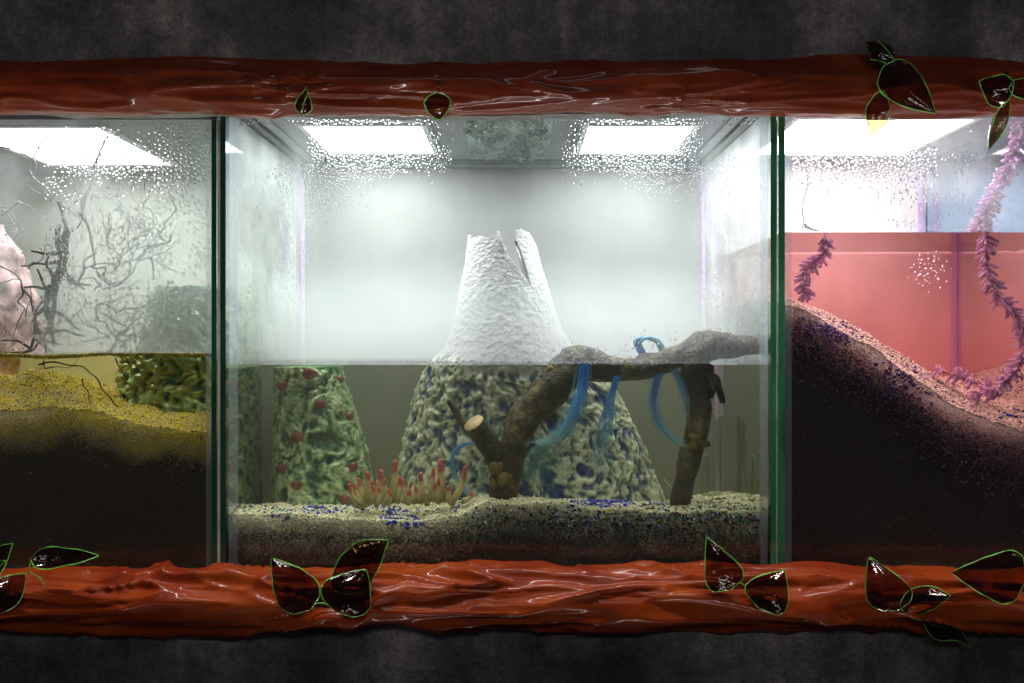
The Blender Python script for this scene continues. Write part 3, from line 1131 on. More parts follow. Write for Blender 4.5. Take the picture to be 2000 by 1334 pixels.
wood('branch', [PW(985, 1010, YD), PW(984, 960, YD), PW(994, 905, YD), PW(1010, 850, YD - .01), PW(1040, 800, YD - .02), PW(1082, 758, YD - .02),
                (PW(1128, 722, YD)[0], YD, WZ_C + 0.0), (P(1190, 715, YD)[0], YD, WZ_C - 0.014), (P(1270, 706, YD)[0], YD + .01, WZ_C - 0.005), P(1330, 693, YD),
                P(1372, 680, YD), P(1420, 677, YD), P(1465, 676, YD - .02), P(1496, 672, YD - .04)],
     [0.034, 0.033, 0.029, 0.030, 0.034, 0.036, 0.037, 0.026, 0.024, 0.026, 0.036, 0.027, 0.021, 0.018], 120, 0.20, 3)
wood('branch', [P(1350, 690, YD), PW(1362, 725, YD), PW(1366, 770, YD), PW(1364, 820, YD - .01), PW(1354, 868, YD), PW(1340, 925, YD), PW(1330, 975, YD), PW(1328, 1010, YD)],
     [0.034, 0.032, 0.025, 0.0235, 0.023, 0.0225, 0.0215, 0.022], 70, 0.16, 12)
wood('stub', [PW(985, 925, YD), PW(968, 888, YD - .01), PW(948, 858, YD - .025), PW(925, 826, YD - .045)], [0.024, 0.024, 0.0235, 0.0235], 30, 0.10, 22, None, True)
# sawn end, pale
e0, e1 = np.array(PW(948, 858, YD - .025)), np.array(PW(925, 826, YD - .045))
ax = (e1 - e0) / np.linalg.norm(e1 - e0)
V, F, t = sweep([e1 - ax * 0.001, e1 + ax * 0.0015], [0.0225, 0.0215], 28, 3, True, 0.04, 40, 5, True)
o = mesh_obj('sawn_end', V, F, M['cutwood'], dw, attrs={'t': t})
o.matrix_parent_inverse = iv
wood('twig', [PW(950, 862, YD - .0), PW(915, 838, YD - 0.01), PW(893, 808, YD - 0.015), PW(876, 783, YD - .02)], [0.009, 0.0075, 0.007, 0.0045], 24, 0.2, 33)
wood('twig', [PW(1375, 735, YD - .01), PW(1396, 742, YD - .02), PW(1404, 762, YD - .02), PW(1412, 786, YD - .02)], [0.012, 0.010, 0.0075, 0.0065], 24, 0.25, 34)
wood('twig', [PW(1380, 730, YD - .02), PW(1391, 752, YD - .025), PW(1388, 776, YD - .02)], [0.010, 0.009, 0.006], 20, 0.2, 35)
wood('twig', [PW(1366, 862, YD - .015), PW(1376, 866, YD - .02), PW(1386, 868, YD - .025)], [0.011, 0.008, 0.004], 16, 0.25, 36)
wood('knot', [PW(1080, 740, YD - .01), (PW(1112, 715, YD)[0], YD - 0.005, WZ_C + 0.007), (PW(1132, 715, YD)[0], YD - 0.005, WZ_C + 0.006), PW(1150, 725, YD)], [0.018, 0.026, 0.025, 0.015], 30, 0.25, 39)
M['bark'] = mat_plain('yellow_bark_scale', (0.17, 0.125, 0.03), 0.5, 0.5, 60, bump=0.5)
for (px, py, r) in ((968, 915, 15), (985, 935, 17), (965, 945, 11), (1000, 948, 9), (1052, 757, 18), (1075, 722, 10), (1359, 850, 15), (1354, 872, 13)):
    p = PW(px, py, YD - 0.031 if py > 800 and px < 1200 else YD - 0.03)
    if px > 1200:
        p = PW(px, py, YD - 0.0215)
    V, F = ellip(p, (r * 0.00085, 0.007, r * 0.001), 14, 8)
    V = V + 0.003 * np.stack([fbm(V[:, 0] * 90, V[:, 1] * 90, V[:, 2] * 90, 5 + k, 2) for k in range(3)], -1)
    o = mesh_obj('bark_scale', V, F, M['bark'], dw)
    o.matrix_parent_inverse = iv

# ------------------------------------------------------------------ blue fibre tufts
N = NT('blue_fibre')
t = N.attr('t')
c = N.ramp(t, [(0.0, (0.05, 0.30, 0.90)), (0.4, (0.14, 0.42, 0.82)), (0.75, (0.22, 0.50, 0.62)), (1.0, (0.40, 0.60, 0.60))])
N.surf(N.pbr(Base_Color=c, Roughness=0.35))
M['fibre'] = N.m
N = NT('teal_fibre')
N.surf(N.pbr(Base_Color=(0.20, 0.42, 0.42), Roughness=0.35))
M['fibre2'] = N.m


def tuft(pts, w0, w1, n, label, rad=0.0004, mat=None, Ys=0.07, fn=PW, nm='fibre_tuft'):
    b = MB()
    for k in range(int(n * 0.7)):
        o1 = RNG.normal(0, 1, 3)
        pp = []
        L = len(pts)
        stop = L if RNG.uniform() < 0.75 else max(3, L - 1)
        for i, q in enumerate(pts[:stop]):
            f = i / (L - 1)
            w = (w0 + (w1 - w0) * f ** 1.5) * 1.5
            p = np.array(fn(q[0], q[1], Ys + (q[2] if len(q) > 2 else 0)))
            p += o1 * w * np.array([1, 0.6, 0.35]) + RNG.normal(0, 0.12 * w, 3)
            pp.append(p)
        b.tube(pp, [rad, rad, rad * 0.5], seg=4, n=16, cap=False)
    o = b.build(nm, mat or M['fibre'])
    tag(o, label, 'fibre tuft', 'blue fibres tied to the driftwood')
    return o


tuft([(1143, 714), (1140, 745), (1128, 790), (1110, 830), (1085, 855), (1058, 868)], 0.0028, 0.008, 110, 'thick bright blue fibre tuft hanging from the waterline and sweeping left', Ys=0.05)
tuft([(1143, 714), (1138, 760), (1125, 810), (1105, 850), (1080, 880), (1070, 930), (1095, 955)], 0.004, 0.016, 50, 'loose pale teal fibres trailing below the thick blue tuft', 0.0003, M['fibre2'], Ys=0.055)
tuft([(1204, 735), (1194, 775), (1185, 820), (1178, 870), (1170, 930)], 0.0018, 0.010, 60, 'narrow straight blue fibre tuft hanging before the mountain slope', Ys=0.075)
tuft([(1288, 728), (1276, 775), (1282, 815), (1300, 845), (1330, 868), (1352, 872)], 0.0034, 0.004, 55, 'blue fibre tuft curling right to the thin driftwood leg', Ys=0.11)
tuft([(1318, 722), (1332, 755), (1342, 790), (1345, 830)], 0.0025, 0.004, 36, 'short blue fibre tuft beside the right driftwood leg', Ys=0.10)
tuft([(940, 862), (905, 868), (885, 890), (888, 925), (910, 955), (935, 985)], 0.002, 0.005, 45, 'teal blue fibre loop behind the sawn driftwood stub', Ys=0.15)
tuft([(1030, 935), (1060, 870), (1068, 860), (1050, 900), (1040, 950)], 0.003, 0.012, 36, 'faint teal fibres beside the thick driftwood leg', 0.0005, M['fibre2'], Ys=0.16)
tuft([(1262, 700), (1250, 682), (1246, 668), (1262, 660), (1285, 668), (1296, 690)], 0.003, 0.003, 70, 'small blue fibre knot on top of the log above the water', 0.0009, None, 0.14, P)
tuft([(1296, 935), (1310, 950), (1330, 968), (1340, 975)], 0.0008, 0.001, 8, 'pale thin fibre running down to the foot of the driftwood', 0.0008, mat_plain('pale_fibre', (0.5, 0.5, 0.38)), 0.2)

# clear tubes at the back right
M['tube'] = mat_pane((0.72, 0.78, 0.70), 3.0)
for px, y0, y1, r, lab in ((1378, 890, 985, 0.009, 'short clear tube standing in the sand behind the driftwood leg'),
                           (1402, 812, 985, 0.0105, 'taller clear tube standing in the sand near the right pane')):
    a, b = PW(px, y1, 0.36), PW(px, y0, 0.36)
    V, F, t = sweep([a, b], [r, r], 20, 6, True)
    o = mesh_obj('clear_tube', V, F, M['tube'])
    tag(o, lab, 'clear tube', 'clear tubes at the back of the middle tank')

# ------------------------------------------------------------------ anemone fingers
N = NT('anemone')
t = N.attr('t')
v = N.coord()
c = N.ramp(N.math('ADD', t, N.math('MULTIPLY', N.math('SUBTRACT', N.noise(v, 60, 3), 0.5), 0.25)),
           [(0.0, (0.30, 0.27, 0.10)), (0.45, (0.58, 0.52, 0.24)), (0.66, (0.55, 0.42, 0.20)), (0.76, (0.42, 0.09, 0.06)), (1.0, (0.50, 0.12, 0.09))])
dots = N.noise(v, 150, 1)
c = N.mixc(N.ramp(dots, [(0.70, (0, 0, 0)), (0.73, (1, 1, 1))]), c, (0.05, 0.03, 0.02))
N.surf(N.pbr(Base_Color=c, Roughness=0.35))
M['anem'] = N.m
YA = 0.075
an = empty('anemone_cluster', PW(800, 985, YA))
tag(an, 'cluster of cream ceramic fingers with red tips standing in the sand', 'ceramic anemone')
iv = Matrix.Translation(-Vector(an.location))
tips = [(683, 938, 700, 976), (693, 946, 706, 976), (681, 945, 708, 980), (700, 935, 712, 975), (718, 922, 716, 970), (728, 940, 722, 978), (722, 962, 714, 982), (738, 936, 728, 975),
        (745, 920, 738, 972), (752, 935, 742, 976), (760, 955, 752, 980), (741, 952, 735, 982), (706, 958, 708, 984), (743, 918, 762, 976), (772, 900, 768, 974), (781, 931, 777, 976), (785, 936, 792, 974),
        (803, 942, 800, 972), (812, 955, 808, 976), (821, 924, 826, 974), (826, 952, 822, 976), (847, 914, 838, 970), (860, 898, 866, 972), (841, 946, 848, 972), (852, 944, 856, 975), (857, 956, 857, 976), (875, 950, 876, 974),
        (909, 911, 880, 978), (856, 935, 860, 975), (921, 960, 905, 972), (812, 950, 815, 975), (833, 965, 834, 980), (800, 958, 797, 979), (730, 950, 720, 978), (765, 962, 758, 980), (690, 960, 700, 984)]
for k, (tx, ty, bx, by) in enumerate(tips):
    yo = YA + RNG.uniform(-0.02, 0.03)
    b0, b1 = np.array(PW(bx, by + 6, yo)), np.array(PW(tx, ty, yo - 0.004))
    mid = (b0 + b1) / 2 + np.array([(b0[0] - b1[0]) * -0.12 + RNG.normal(0, 0.0015), -0.003, -0.004 * (abs(b1[0] - b0[0]) > 0.015)])
    r = RNG.uniform(0.0058, 0.0075) if ty < 930 else RNG.uniform(0.0042, 0.0058)
    V, F, t = sweep([b0, mid, b1], [r * 1.15, r, r * 0.85, r * 0.6], 12, 18, True, 0.12, 90, k)
    o = mesh_obj('finger', V, F, M['anem'], an, attrs={'t': t})
    o.matrix_parent_inverse = iv
V, F = ellip(PW(790, 1022, YA), (0.078, 0.03, 0.010), 40, 14)
V = V + 0.004 * np.stack([fbm(V[:, 0] * 50, V[:, 1] * 50, V[:, 2] * 50, 5 + k, 3) for k in range(3)], -1)
o = mesh_obj('foot', V, F, mat_plain('cream_ceramic', (0.42, 0.37, 0.17), 0.4), an)
o.matrix_parent_inverse = iv

# ------------------------------------------------------------------ left tank contents
M['pinkrock'] = mat_plain('pink_rough_stone', (0.50, 0.34, 0.34), 0.8, 0.6, 35, bump=1.0, bscale=60)
V, F = ellip((P(-62, 600, 0.2)[0], 0.2, P(0, 640, 0.2)[2]), (0.145, 0.12, 0.235), 90, 60)
nn = fbm(V[:, 0] * 16, V[:, 1] * 16, V[:, 2] * 16, 3, 4)
cc = np.array((P(-62, 600, 0.2)[0], 0.2, P(0, 640, 0.2)[2]))
V = V + (V - cc) * nn[:, None] * 0.12
tag(mesh_obj('pink_stone', V, F, M['pinkrock']), 'rough pink stone mound at the far left edge of the left tank', 'stone')

N, c, v = mat_glaze('teal_olive_glaze', [(0.3, (0.03, 0.08, 0.06)), (0.45, (0.08, 0.22, 0.16)), (0.56, (0.34, 0.34, 0.08)), (0.70, (0.30, 0.52, 0.36)), (0.88, (0.70, 0.76, 0.50))])
N.surf(N.pbr(Base_Color=c, Roughness=0.15, Coat_Weight=0.8, Normal=N.bump(N.noise(v, 30, 4), 0.5, 0.01)))
Yk = 0.27
rk = []
for (py, l, r) in ((560, 285, 480), (590, 268, 490), (640, 258, 500), (700, 243, 510), (730, 238, 510), (770, 240, 510), (830, 250, 510)):
    a, b = PW(l, py, Yk), PW(r, py, Yk)
    rk.append((a[2], a[0], min(b[0], -0.595)))
X, Y, Z, TH, d, rx, ry = cone_mesh(rk, Yk, lambda Z: 0.10 + 0 * Z, 45, 0.006, 200, 160)
X = X + np.where(np.cos(TH) < 0, np.cos(TH) * d * 0.012, 0)
Y = Y + np.sin(TH) * d * 0.014
V = np.vstack([np.stack([X, Y, Z], -1).reshape(-1, 3), [((rk[0][1] + rk[0][2]) / 2, Yk, rk[0][0] + 0.01)]])
capf = [((i * 160 + 159), ((i + 1) % 200) * 160 + 159, len(V) - 1) for i in range(200)]
o = fixn(mesh_obj('ceramic_block', V, [tuple(q) for q in grid_faces(200, 160, True).tolist()] + capf, N.m, attrs={'pit': np.append(d.reshape(-1) * 0.5 + 0.35, .5)}))
tag(o, 'teal and olive glazed ceramic block half under water in the left tank', 'ceramic block')

# roots and wires
M['root'] = mat_plain('dark_root', (0.035, 0.028, 0.024), 0.6, 0.4)
M['wire'] = mat_plain('grey_wire', (0.16, 0.17, 0.18), 0.35, 0.3)
rt = empty('root_tangle', P(150, 690, 0.14))
tag(rt, 'tangle of thin dark roots hanging behind the beaded glass of the left tank', 'root tangle')
iv = Matrix.Translation(-Vector(rt.location))


def root(pts, r0, r1, Y0, fork=0, jit=4, nm='root', fn=P):
    b = MB()
    pts2 = []
    for i, p in enumerate(pts):
        pts2.append((p[0] + RNG.normal(0, jit * 0.3), p[1] + RNG.normal(0, jit * 0.3)))
        if i < len(pts) - 1:
            q = pts[i + 1]
            pts2.append(((p[0] + q[0]) / 2 + RNG.normal(0, jit), (p[1] + q[1]) / 2 + RNG.normal(0, jit)))
    P3 = [fn(p[0], p[1], Y0 + 0.012 * math.sin(i * 1.3)) for i, p in enumerate(pts2)]
    b.tube(P3, [r0, (r0 + r1) / 2, r1], seg=6, n=6 * len(P3), noise=0.35, nscale=60)
    for k in range(fork):
        i = RNG.integers(1, len(pts2))
        p = pts2[i]
        a = RNG.uniform(0, 2 * math.pi)
        qq = [fn(p[0], p[1], Y0 + 0.012 * math.sin(i * 1.3))]
        x, y = p
        for s in range(5):
            a += RNG.normal(0, 0.3)
            x += math.cos(a) * 13
            y += math.sin(a) * 13
            qq.append(fn(x, min(y, 688) if fn is P else y, Y0 + 0.01 * s * RNG.uniform(-1, 1)))
        b.tube(qq, [r1 * 1.1, r1 * 0.8, r1 * 0.45], seg=5, n=20)
    o = b.build(nm, M['root'], rt)
    o.matrix_parent_inverse = iv


root([(206, 250), (200, 285), (180, 330), (168, 380), (160, 420), (172, 445), (182, 480), (186, 520)], 0.0034, 0.0018, 0.07, 3)
root([(168, 380), (160, 420), (150, 445)], 0.002, 0.001, 0.07, 1)
root([(113, 392), (124, 420), (124, 470), (120, 505), (100, 560), (92, 610), (98, 650)], 0.0035, 0.0045, 0.09, 6)
root([(128, 490), (120, 530), (106, 580), (98, 640), (102, 670)], 0.007, 0.004, 0.10, 10, 3)
root([(110, 560), (85, 600), (70, 640), (60, 680)], 0.005, 0.003, 0.13, 8, 4)
root([(175, 520), (205, 522), (215, 555), (240, 552), (205, 560), (184, 568)], 0.0022, 0.0012, 0.06, 2)
root([(190, 527), (208, 555), (232, 566)], 0.0018, 0.001, 0.06, 1)
root([(335, 460), (310, 480), (270, 505), (235, 520), (180, 515)], 0.0028, 0.0014, 0.16, 4)
root([(300, 545), (298, 510), (285, 505), (265, 508)], 0.0025, 0.0015, 0.18, 2)
root([(190, 597), (215, 600), (250, 602), (275, 600), (300, 612)], 0.0028, 0.0016, 0.08, 4)
root([(275, 603), (260, 630), (240, 650), (225, 665), (212, 688)], 0.0032, 0.0018, 0.08, 6)
root([(190, 597), (192, 625), (215, 650), (240, 668), (262, 688)], 0.002, 0.001, 0.10, 5)
root([(150, 610), (175, 640), (195, 648), (230, 655), (290, 652)], 0.0016, 0.001, 0.11, 5)
root([(250, 470), (262, 495), (300, 475), (305, 450), (280, 430)], 0.0014, 0.0008, 0.15, 5, 6)
root([(225, 410), (255, 420), (240, 450), (225, 480), (190, 480)], 0.0014, 0.0008, 0.15, 5, 6)
root([(285, 350), (290, 380), (275, 400), (298, 430), (300, 470)], 0.0012, 0.0008, 0.15, 3, 6)
root([(0, 520), (30, 535), (42, 560), (35, 590), (50, 620)], 0.0018, 0.001, 0.04, 3, 5)
root([(40, 520), (70, 515), (55, 525)], 0.002, 0.001, 0.04, 1, 3)
root([(75, 712), (110, 708), (160, 715), (190, 740), (215, 775), (232, 795)], 0.0016, 0.0012, 0.06, 0, 2, fn=PW)
root([(85, 705), (90, 720), (130, 718), (150, 705)], 0.001, 0.0006, 0.06, 3, 3, fn=PW)
root([(225, 700), (235, 720), (248, 742)], 0.0016, 0.0012, 0.05, 0, 1, fn=PW)
root([(160, 740), (172, 765), (178, 790)], 0.0012, 0.0006, 0.08, 0, 2, fn=PW)
for k in range(10):
    x0, y0 = RNG.uniform(110, 330), RNG.uniform(430, 640)
    a0 = RNG.uniform(0, 6.28)
    pts_ = [(x0, y0)]
    for q in range(5):
        a0 += RNG.normal(0, 0.4)
        pts_.append((min(395, pts_[-1][0] + 22 * math.cos(a0)), min(684, pts_[-1][1] + 22 * math.sin(a0))))
    root(pts_, RNG.uniform(0.0012, 0.0024), 0.0008, RNG.uniform(0.05, 0.12), 2, 3)
wr = empty('wire', P(50, 300, 0.05))
tag(wr, 'twisted grey wire with frayed ends in the upper left corner of the left tank', 'wire')
iv = Matrix.Translation(-Vector(wr.location))
for pts, r in (([(-40, 235), (0, 256), (60, 282), (112, 302)], 0.0012), ([(100, 254), (75, 290), (60, 318), (58, 332), (68, 350), (92, 368)], 0.0016),
               ([(-20, 286), (20, 290), (55, 305), (70, 320), (64, 342), (48, 362), (36, 385), (34, 395)], 0.0014), ([(-10, 432), (20, 408), (38, 394)], 0.002),
               ([(34, 394), (22, 404), (-15, 402)], 0.0013), ([(34, 394), (50, 400), (62, 408)], 0.0011), ([(-10, 405), (15, 420), (28, 440)], 0.0014),
               ([(-10, 408), (18, 415), (38, 440)], 0.0011), ([(55, 362), (65, 372), (78, 378)], 0.0011)):
    b = MB()
    b.tube([P(x, y, 0.05 + 0.004 * i) for i, (x, y) in enumerate(pts)], [r * 1.1], seg=6, n=40)
    o = b.build('strand', M['wire'], wr)
    o.matrix_parent_inverse = iv

# yellow scum line along the left waterline, blue grey flecks along the middle one
n = 5200
x = RNG.uniform(-1.2, -0.592, n)
pos = np.stack([x, 0.0165 + RNG.uniform(0, 0.004, n), WZ_L + 0.0035 * fbm(x * 9, 0, 0, 2, 2) + RNG.normal(0, 0.0019, n)], -1)
grains('algae_scum', pos, RNG.uniform(0.0008, 0.0019, n), pick([(0.45, 0.33, 0.02), (0.62, 0.48, 0.03), (0.16, 0.11, 0.02)], [4, 2, 2], n), M['grain'], 'mustard yellow scum line floating along the waterline of the left tank')
n = 900
x = np.concatenate([RNG.uniform(-0.32, 0.22, 620), RNG.uniform(-0.54, 0.48, 280)])
pos = np.stack([x, 0.0155 + RNG.uniform(0, 0.002, n), WZ_C + 0.0025 + np.abs(RNG.normal(0, 0.0022, n))], -1)
grains('scum_flecks', pos, RNG.uniform(0.0006, 0.0013, n), pick([(0.25, 0.30, 0.38), (0.55, 0.6, 0.6), (0.05, 0.08, 0.16)], [4, 3, 2], n), M['grain'], 'blue grey flecks stuck along the waterline of the middle tank')

# ------------------------------------------------------------------ right tank: lilac feathery strands
NF = NT('lilac_frond')
fc = NF.mixc(NF.noise(NF.coord(), 60, 3), (0.68, 0.44, 0.66), (0.92, 0.68, 0.88))
M['frond'] = NF.surf(NF.mix(0.45, NF.pbr(Base_Color=fc, Roughness=0.4), NF.n('BsdfTranslucent', Color=fc).outputs[0]))
M['stalk'] = mat_plain('red_brown_stalk', (0.30, 0.07, 0.04), 0.5, 0.3)
M['sprig'] = mat_plain('green_sprig', (0.10, 0.22, 0.06), 0.5, 0.3)
Vf, Ff, tf = sweep([(0, 0, 0), (0.0004, 0, 0.5), (0, 0, 1.0)], [0.10, 0.125, 0.125, 0.125, 0.115], 8, 8, True, 0.12, 6, 3)
fr_me = mesh_obj('frond', Vf, Ff, M['frond'])
frond_data = fr_me.data
bpy.data.objects.remove(fr_me)


def strand(label, pts, fn, Y0, n, stalk_r=0.0018, lmin=0.016, lmax=0.028, bias=0.5, green=60):
    a3 = [np.array(fn(p[0], p[1], Y0 + (p[2] if len(p) > 2 else 0))) for p in pts]
    root_ = empty('feathery_strand', tuple(a3[0]))
    tag(root_, label, 'plant strand', 'lilac feathery strands in the pink tank')
    iv_ = Matrix.Translation(-Vector(root_.location))
    b = MB()
    b.tube(a3, [stalk_r, stalk_r * 0.8], seg=7, n=50)
    o = b.build('stalk', M['stalk'], root_)
    o.matrix_parent_inverse = iv_
    C = catmull(a3, 200)
    T = np.gradient(C, axis=0)
    T /= np.linalg.norm(T, axis=1)[:, None]
    for k in range(n):
        i = int(RNG.uniform(0, 199))
        d = RNG.normal(0, 1, 3)
        d -= T[i] * np.dot(d, T[i])
        d /= np.linalg.norm(d)
        dr = Vector(d * RNG.uniform(0.55, 1.0) + T[i] * bias * RNG.uniform(0.6, 1.5))
        dr.normalize()
        L = RNG.uniform(lmin, lmax)
        o = bpy.data.objects.new('frond', frond_data)
        COL.objects.link(o)
        o.parent = root_
        q = dr.to_track_quat('Z', 'Y')
        m = Matrix.LocRotScale(Vector(C[i]) - Vector(root_.location), q, Vector((L, L, L)))
        o.matrix_basis = m
    b = MB()
    for k in range(green):
        i = int(RNG.uniform(0, 199))
        d = RNG.normal(0, 1, 3)
        d /= np.linalg.norm(d)
        b.tube([C[i], C[i] + d * 0.005, C[i] + d * 0.010], [0.0009, 0.0003], seg=4, n=4)
    o = b.build('sprigs', M['sprig'], root_)
    o.matrix_parent_inverse = iv_
    o['kind'] = 'stuff'


strand('lilac feathery strand hanging from the top right down to the pink waterline', [(1998, 225), (1990, 280), (1972, 330), (1945, 375), (1925, 420), (1915, 444)], P, 0.06, 220)
strand('long lilac feathery strand winding from the pink waterline down to the sand', [(1925, 458), (1926, 500), (1935, 550), (1960, 590), (1990, 620), (2003, 660), (1998, 700), (1975, 735), (1940, 760), (1905, 772)], PW, 0.05, 290)
strand('short lilac feathery strand hanging beside the left pane above the slope crest', [(1612, 458), (1612, 485), (1598, 510), (1575, 530), (1568, 555), (1574, 580)], PW, 0.05, 120, lmin=0.014, lmax=0.024)
strand('low lilac fronds creeping over the sand hollow in the pink tank', [(1830, 722), (1870, 735), (1905, 748), (1940, 758)], PW, 0.12, 60, bias=-0.2, lmin=0.014, lmax=0.022, green=20)
b = MB()
b.tube([P(1575, 330, 0.03), P(1578, 360, 0.03), P(1568, 400, 0.03), P(1570, 440, 0.03)], [0.0012], seg=5, n=24)
b.tube([P(1570, 440, 0.03), P(1585, 448, 0.035), P(1600, 450, 0.03)], [0.004, 0.003, 0.001], seg=6, n=12, noise=0.4)
tag(b.build('dry_stem', mat_plain('dry_olive_stem', (0.16, 0.15, 0.07))), 'thin dry stem hanging on the inside of the pink tank pane', 'stem')

# bubbles in the pink water
pos, sz = [], []
for k in range(60):
    pos.append(PW(1815 + RNG.normal(0, 18), 525 + RNG.normal(0, 20), 0.03))
    sz.append(RNG.uniform(0.0012, 0.0028))
ib, jb = ellip((0, 0, 0), (1, 1, 1), 8, 5)
NB = NT('air_bubble')
NB.surf(NB.n('BsdfGlossy', Color=(0.95, 0.8, 0.95), Roughness=0.1).outputs[0])
grains('bubbles', np.array(pos), np.array(sz), np.ones((60, 3)), NB.m, 'small cloud of air bubbles on the glass of the pink tank', ib, np.array(jb), True)

# ------------------------------------------------------------------ condensation: film and drops on the inside of each front pane
def drop_template(n=8):
    V = [(0, 1.0, 0)]
    rings = ((0.55, 0.70), (0.84, 0.30), (1.0, 0.0))
    for (r, h) in rings:
        for i in range(n):
            a = 2 * math.pi * i / n
            V.append((r * math.cos(a), h, r * math.sin(a)))
    for i in range(n):
        a = 2 * math.pi * i / n
        V.append((math.cos(a), 0.0, math.sin(a)))
    F = []
    for i in range(n):
        j = (i + 1) % n
        F.append((0, 1 + j, 1 + i))
        for k in (0, 1):
            a, b, c, d = 1 + k * n + i, 1 + k * n + j, 1 + (k + 1) * n + j, 1 + (k + 1) * n + i
            F.append((a, b, c))
            F.append((a, c, d))
    b0 = 1 + 3 * n
    for i in range(1, n - 1):
        F.append((b0, b0 + i, b0 + i + 1))
    return np.array(V), np.array(F)


DV, DF = drop_template()


def droplets(name, label, regions, y0, mat, zmin, film=None):
    """regions: (n, x0, x1, y0, y1, rmin, rmax, falloff fn or None) in photo pixels"""
    ps, rs = [], []
    for (n, x0, x1, ya, yb, r0, r1, fn) in regions:
        x = RNG.uniform(x0, x1, n)
        y = RNG.uniform(ya, yb, n)
        keep = np.ones(n, bool)
        if fn:
            keep = RNG.uniform(0, 1, n) < fn(x, y)
        x, y = x[keep], y[keep]
        u = RNG.uniform(0, 1, len(x)) ** 2.2
        r = r0 + (r1 - r0) * u
        ps.append(np.stack([(x - 1000) / 1000, np.full(len(x), y0), (667 - y) / 1000], -1))
        rs.append(r * 0.86 / 1000)
    p, r = np.vstack(ps), np.concatenate(rs)
    s = (D + y0) / D
    p[:, 0] = CX + (p[:, 0] - CX) * s
    p[:, 2] = CZ + (p[:, 2] - CZ) * s
    ok = p[:, 2] - r > zmin
    p, r = p[ok], r[ok]
    # keep drops apart: big ones first, a simple hash grid
    order = np.argsort(-r)
    cell, gridd, kept = 0.006, {}, []
    for i in order:
        x_, z_, ri = p[i, 0], p[i, 2], r[i]
        cx_, cz_ = int(x_ // cell), int(z_ // cell)
        okk = True
        for a_ in (-1, 0, 1):
            for b_ in (-1, 0, 1):
                for (xx, zz_, rr) in gridd.get((cx_ + a_, cz_ + b_), ()):
                    if (xx - x_) ** 2 + (zz_ - z_) ** 2 < (1.12 * (rr + ri)) ** 2:
                        okk = False
                        break
                if not okk:
                    break
            if not okk:
                break
        if okk:
            gridd.setdefault((cx_, cz_), []).append((x_, z_, ri))
            kept.append(i)
    p, r = p[kept], r[kept]
    n = len(p)
    p[:, 1] += RNG.uniform(0, 0.00035, n)
    el = RNG.uniform(0.85, 1.3, n) + (RNG.uniform(0, 1, n) < 0.03) * RNG.uniform(0.5, 3.0, n)
    fl = RNG.uniform(0.22, 0.62, n)
    wob = 1 + RNG.normal(0, 0.09, (n, len(DV)))
    wob[:, 0] = 1
    wob[:, 9:17] = wob[:, 17:25] = wob[:, 25:33]
    wob[:, 1:9] = wob[:, 25:33]
    V = DV[None] * np.stack([r * 1.0, r * fl, r * el], -1)[:, None, :]
    V[..., 0] *= wob
    V[..., 2] *= wob
    sh = RNG.normal(0, 0.15, n)
    V[..., 0] += V[..., 2] * sh[:, None]
    V = V + p[:, None, :]
    F = (DF[None] + (np.arange(n) * len(DV))[:, None, None]).reshape(-1, 3)
    o = mesh_obj(name, V.reshape(-1, 3), F, mat)
    tag(o, label, None, None, 'stuff')
    return o


def nz(s, k, lo, hi):
    return lambda x, y: np.clip((fbm(x / s, y / s, 0, k, 3) - lo) / (hi - lo), 0, 1)


yin = TG + 0.0004
droplets('droplets', 'fine water droplets beading the middle tank glass round its two lamps', [
    (1300, 470, 1490, 232, 244, 1.2, 3.6, None),
    (1700, 610, 880, 286, 336, 0.9, 3.0, lambda x, y: np.clip(1.2 - np.abs(y - 300) / 36, 0, 1)),
    (1700, 1100, 1360, 286, 336, 0.9, 3.0, lambda x, y: np.clip(1.2 - np.abs(y - 300) / 36, 0, 1)),
    (520, 805, 885, 236, 370, 1.0, 3.8, lambda x, y: np.exp(-((x - 848) / 20) ** 2 - ((y - 285) / 50) ** 2)), (520, 1095, 1165, 236, 370, 1.0, 3.8, lambda x, y: np.exp(-((x - 1128) / 20) ** 2 - ((y - 285) / 50) ** 2)),
    (260, 600, 660, 240, 300, 0.9, 2.6, None), (260, 1310, 1372, 240, 300, 0.9, 2.6, None),
    (4600, 590, 800, 320, 440, 0.8, 2.0, lambda x, y: np.clip(1.25 - (x - 590) / 190 - (y - 320) / 130, 0, 1)),
    (4600, 1150, 1380, 320, 440, 0.8, 2.0, lambda x, y: np.clip(1.25 - (1380 - x) / 190 - (y - 320) / 130, 0, 1)),
    (4000, 540, 612, 320, 600, 0.8, 2.4, lambda x, y: np.clip(1.2 - (y - 320) / 260, 0, 1)),
    (4000, 1366, 1430, 320, 600, 0.8, 2.4, lambda x, y: np.clip(1.2 - (y - 320) / 260, 0, 1)),
    (2400, 470, 560, 300, 690, 0.8, 2.6, nz(60, 3, -0.1, 0.8)), (2400, 1410, 1495, 300, 690, 0.8, 2.6, nz(60, 4, -0.1, 0.8)),
    (3000, 560, 1420, 330, 700, 0.7, 2.0, nz(70, 9, -0.1, 0.9)), (400, 1080, 1500, 640, 708, 1.0, 3.2, None),
    (90, 458, 470, 240, 700, 1.0, 2.6, None), (90, 516, 530, 672, 706, 0.8, 1.8, None),
], yin, M['drop'], WZ_C + 0.001)
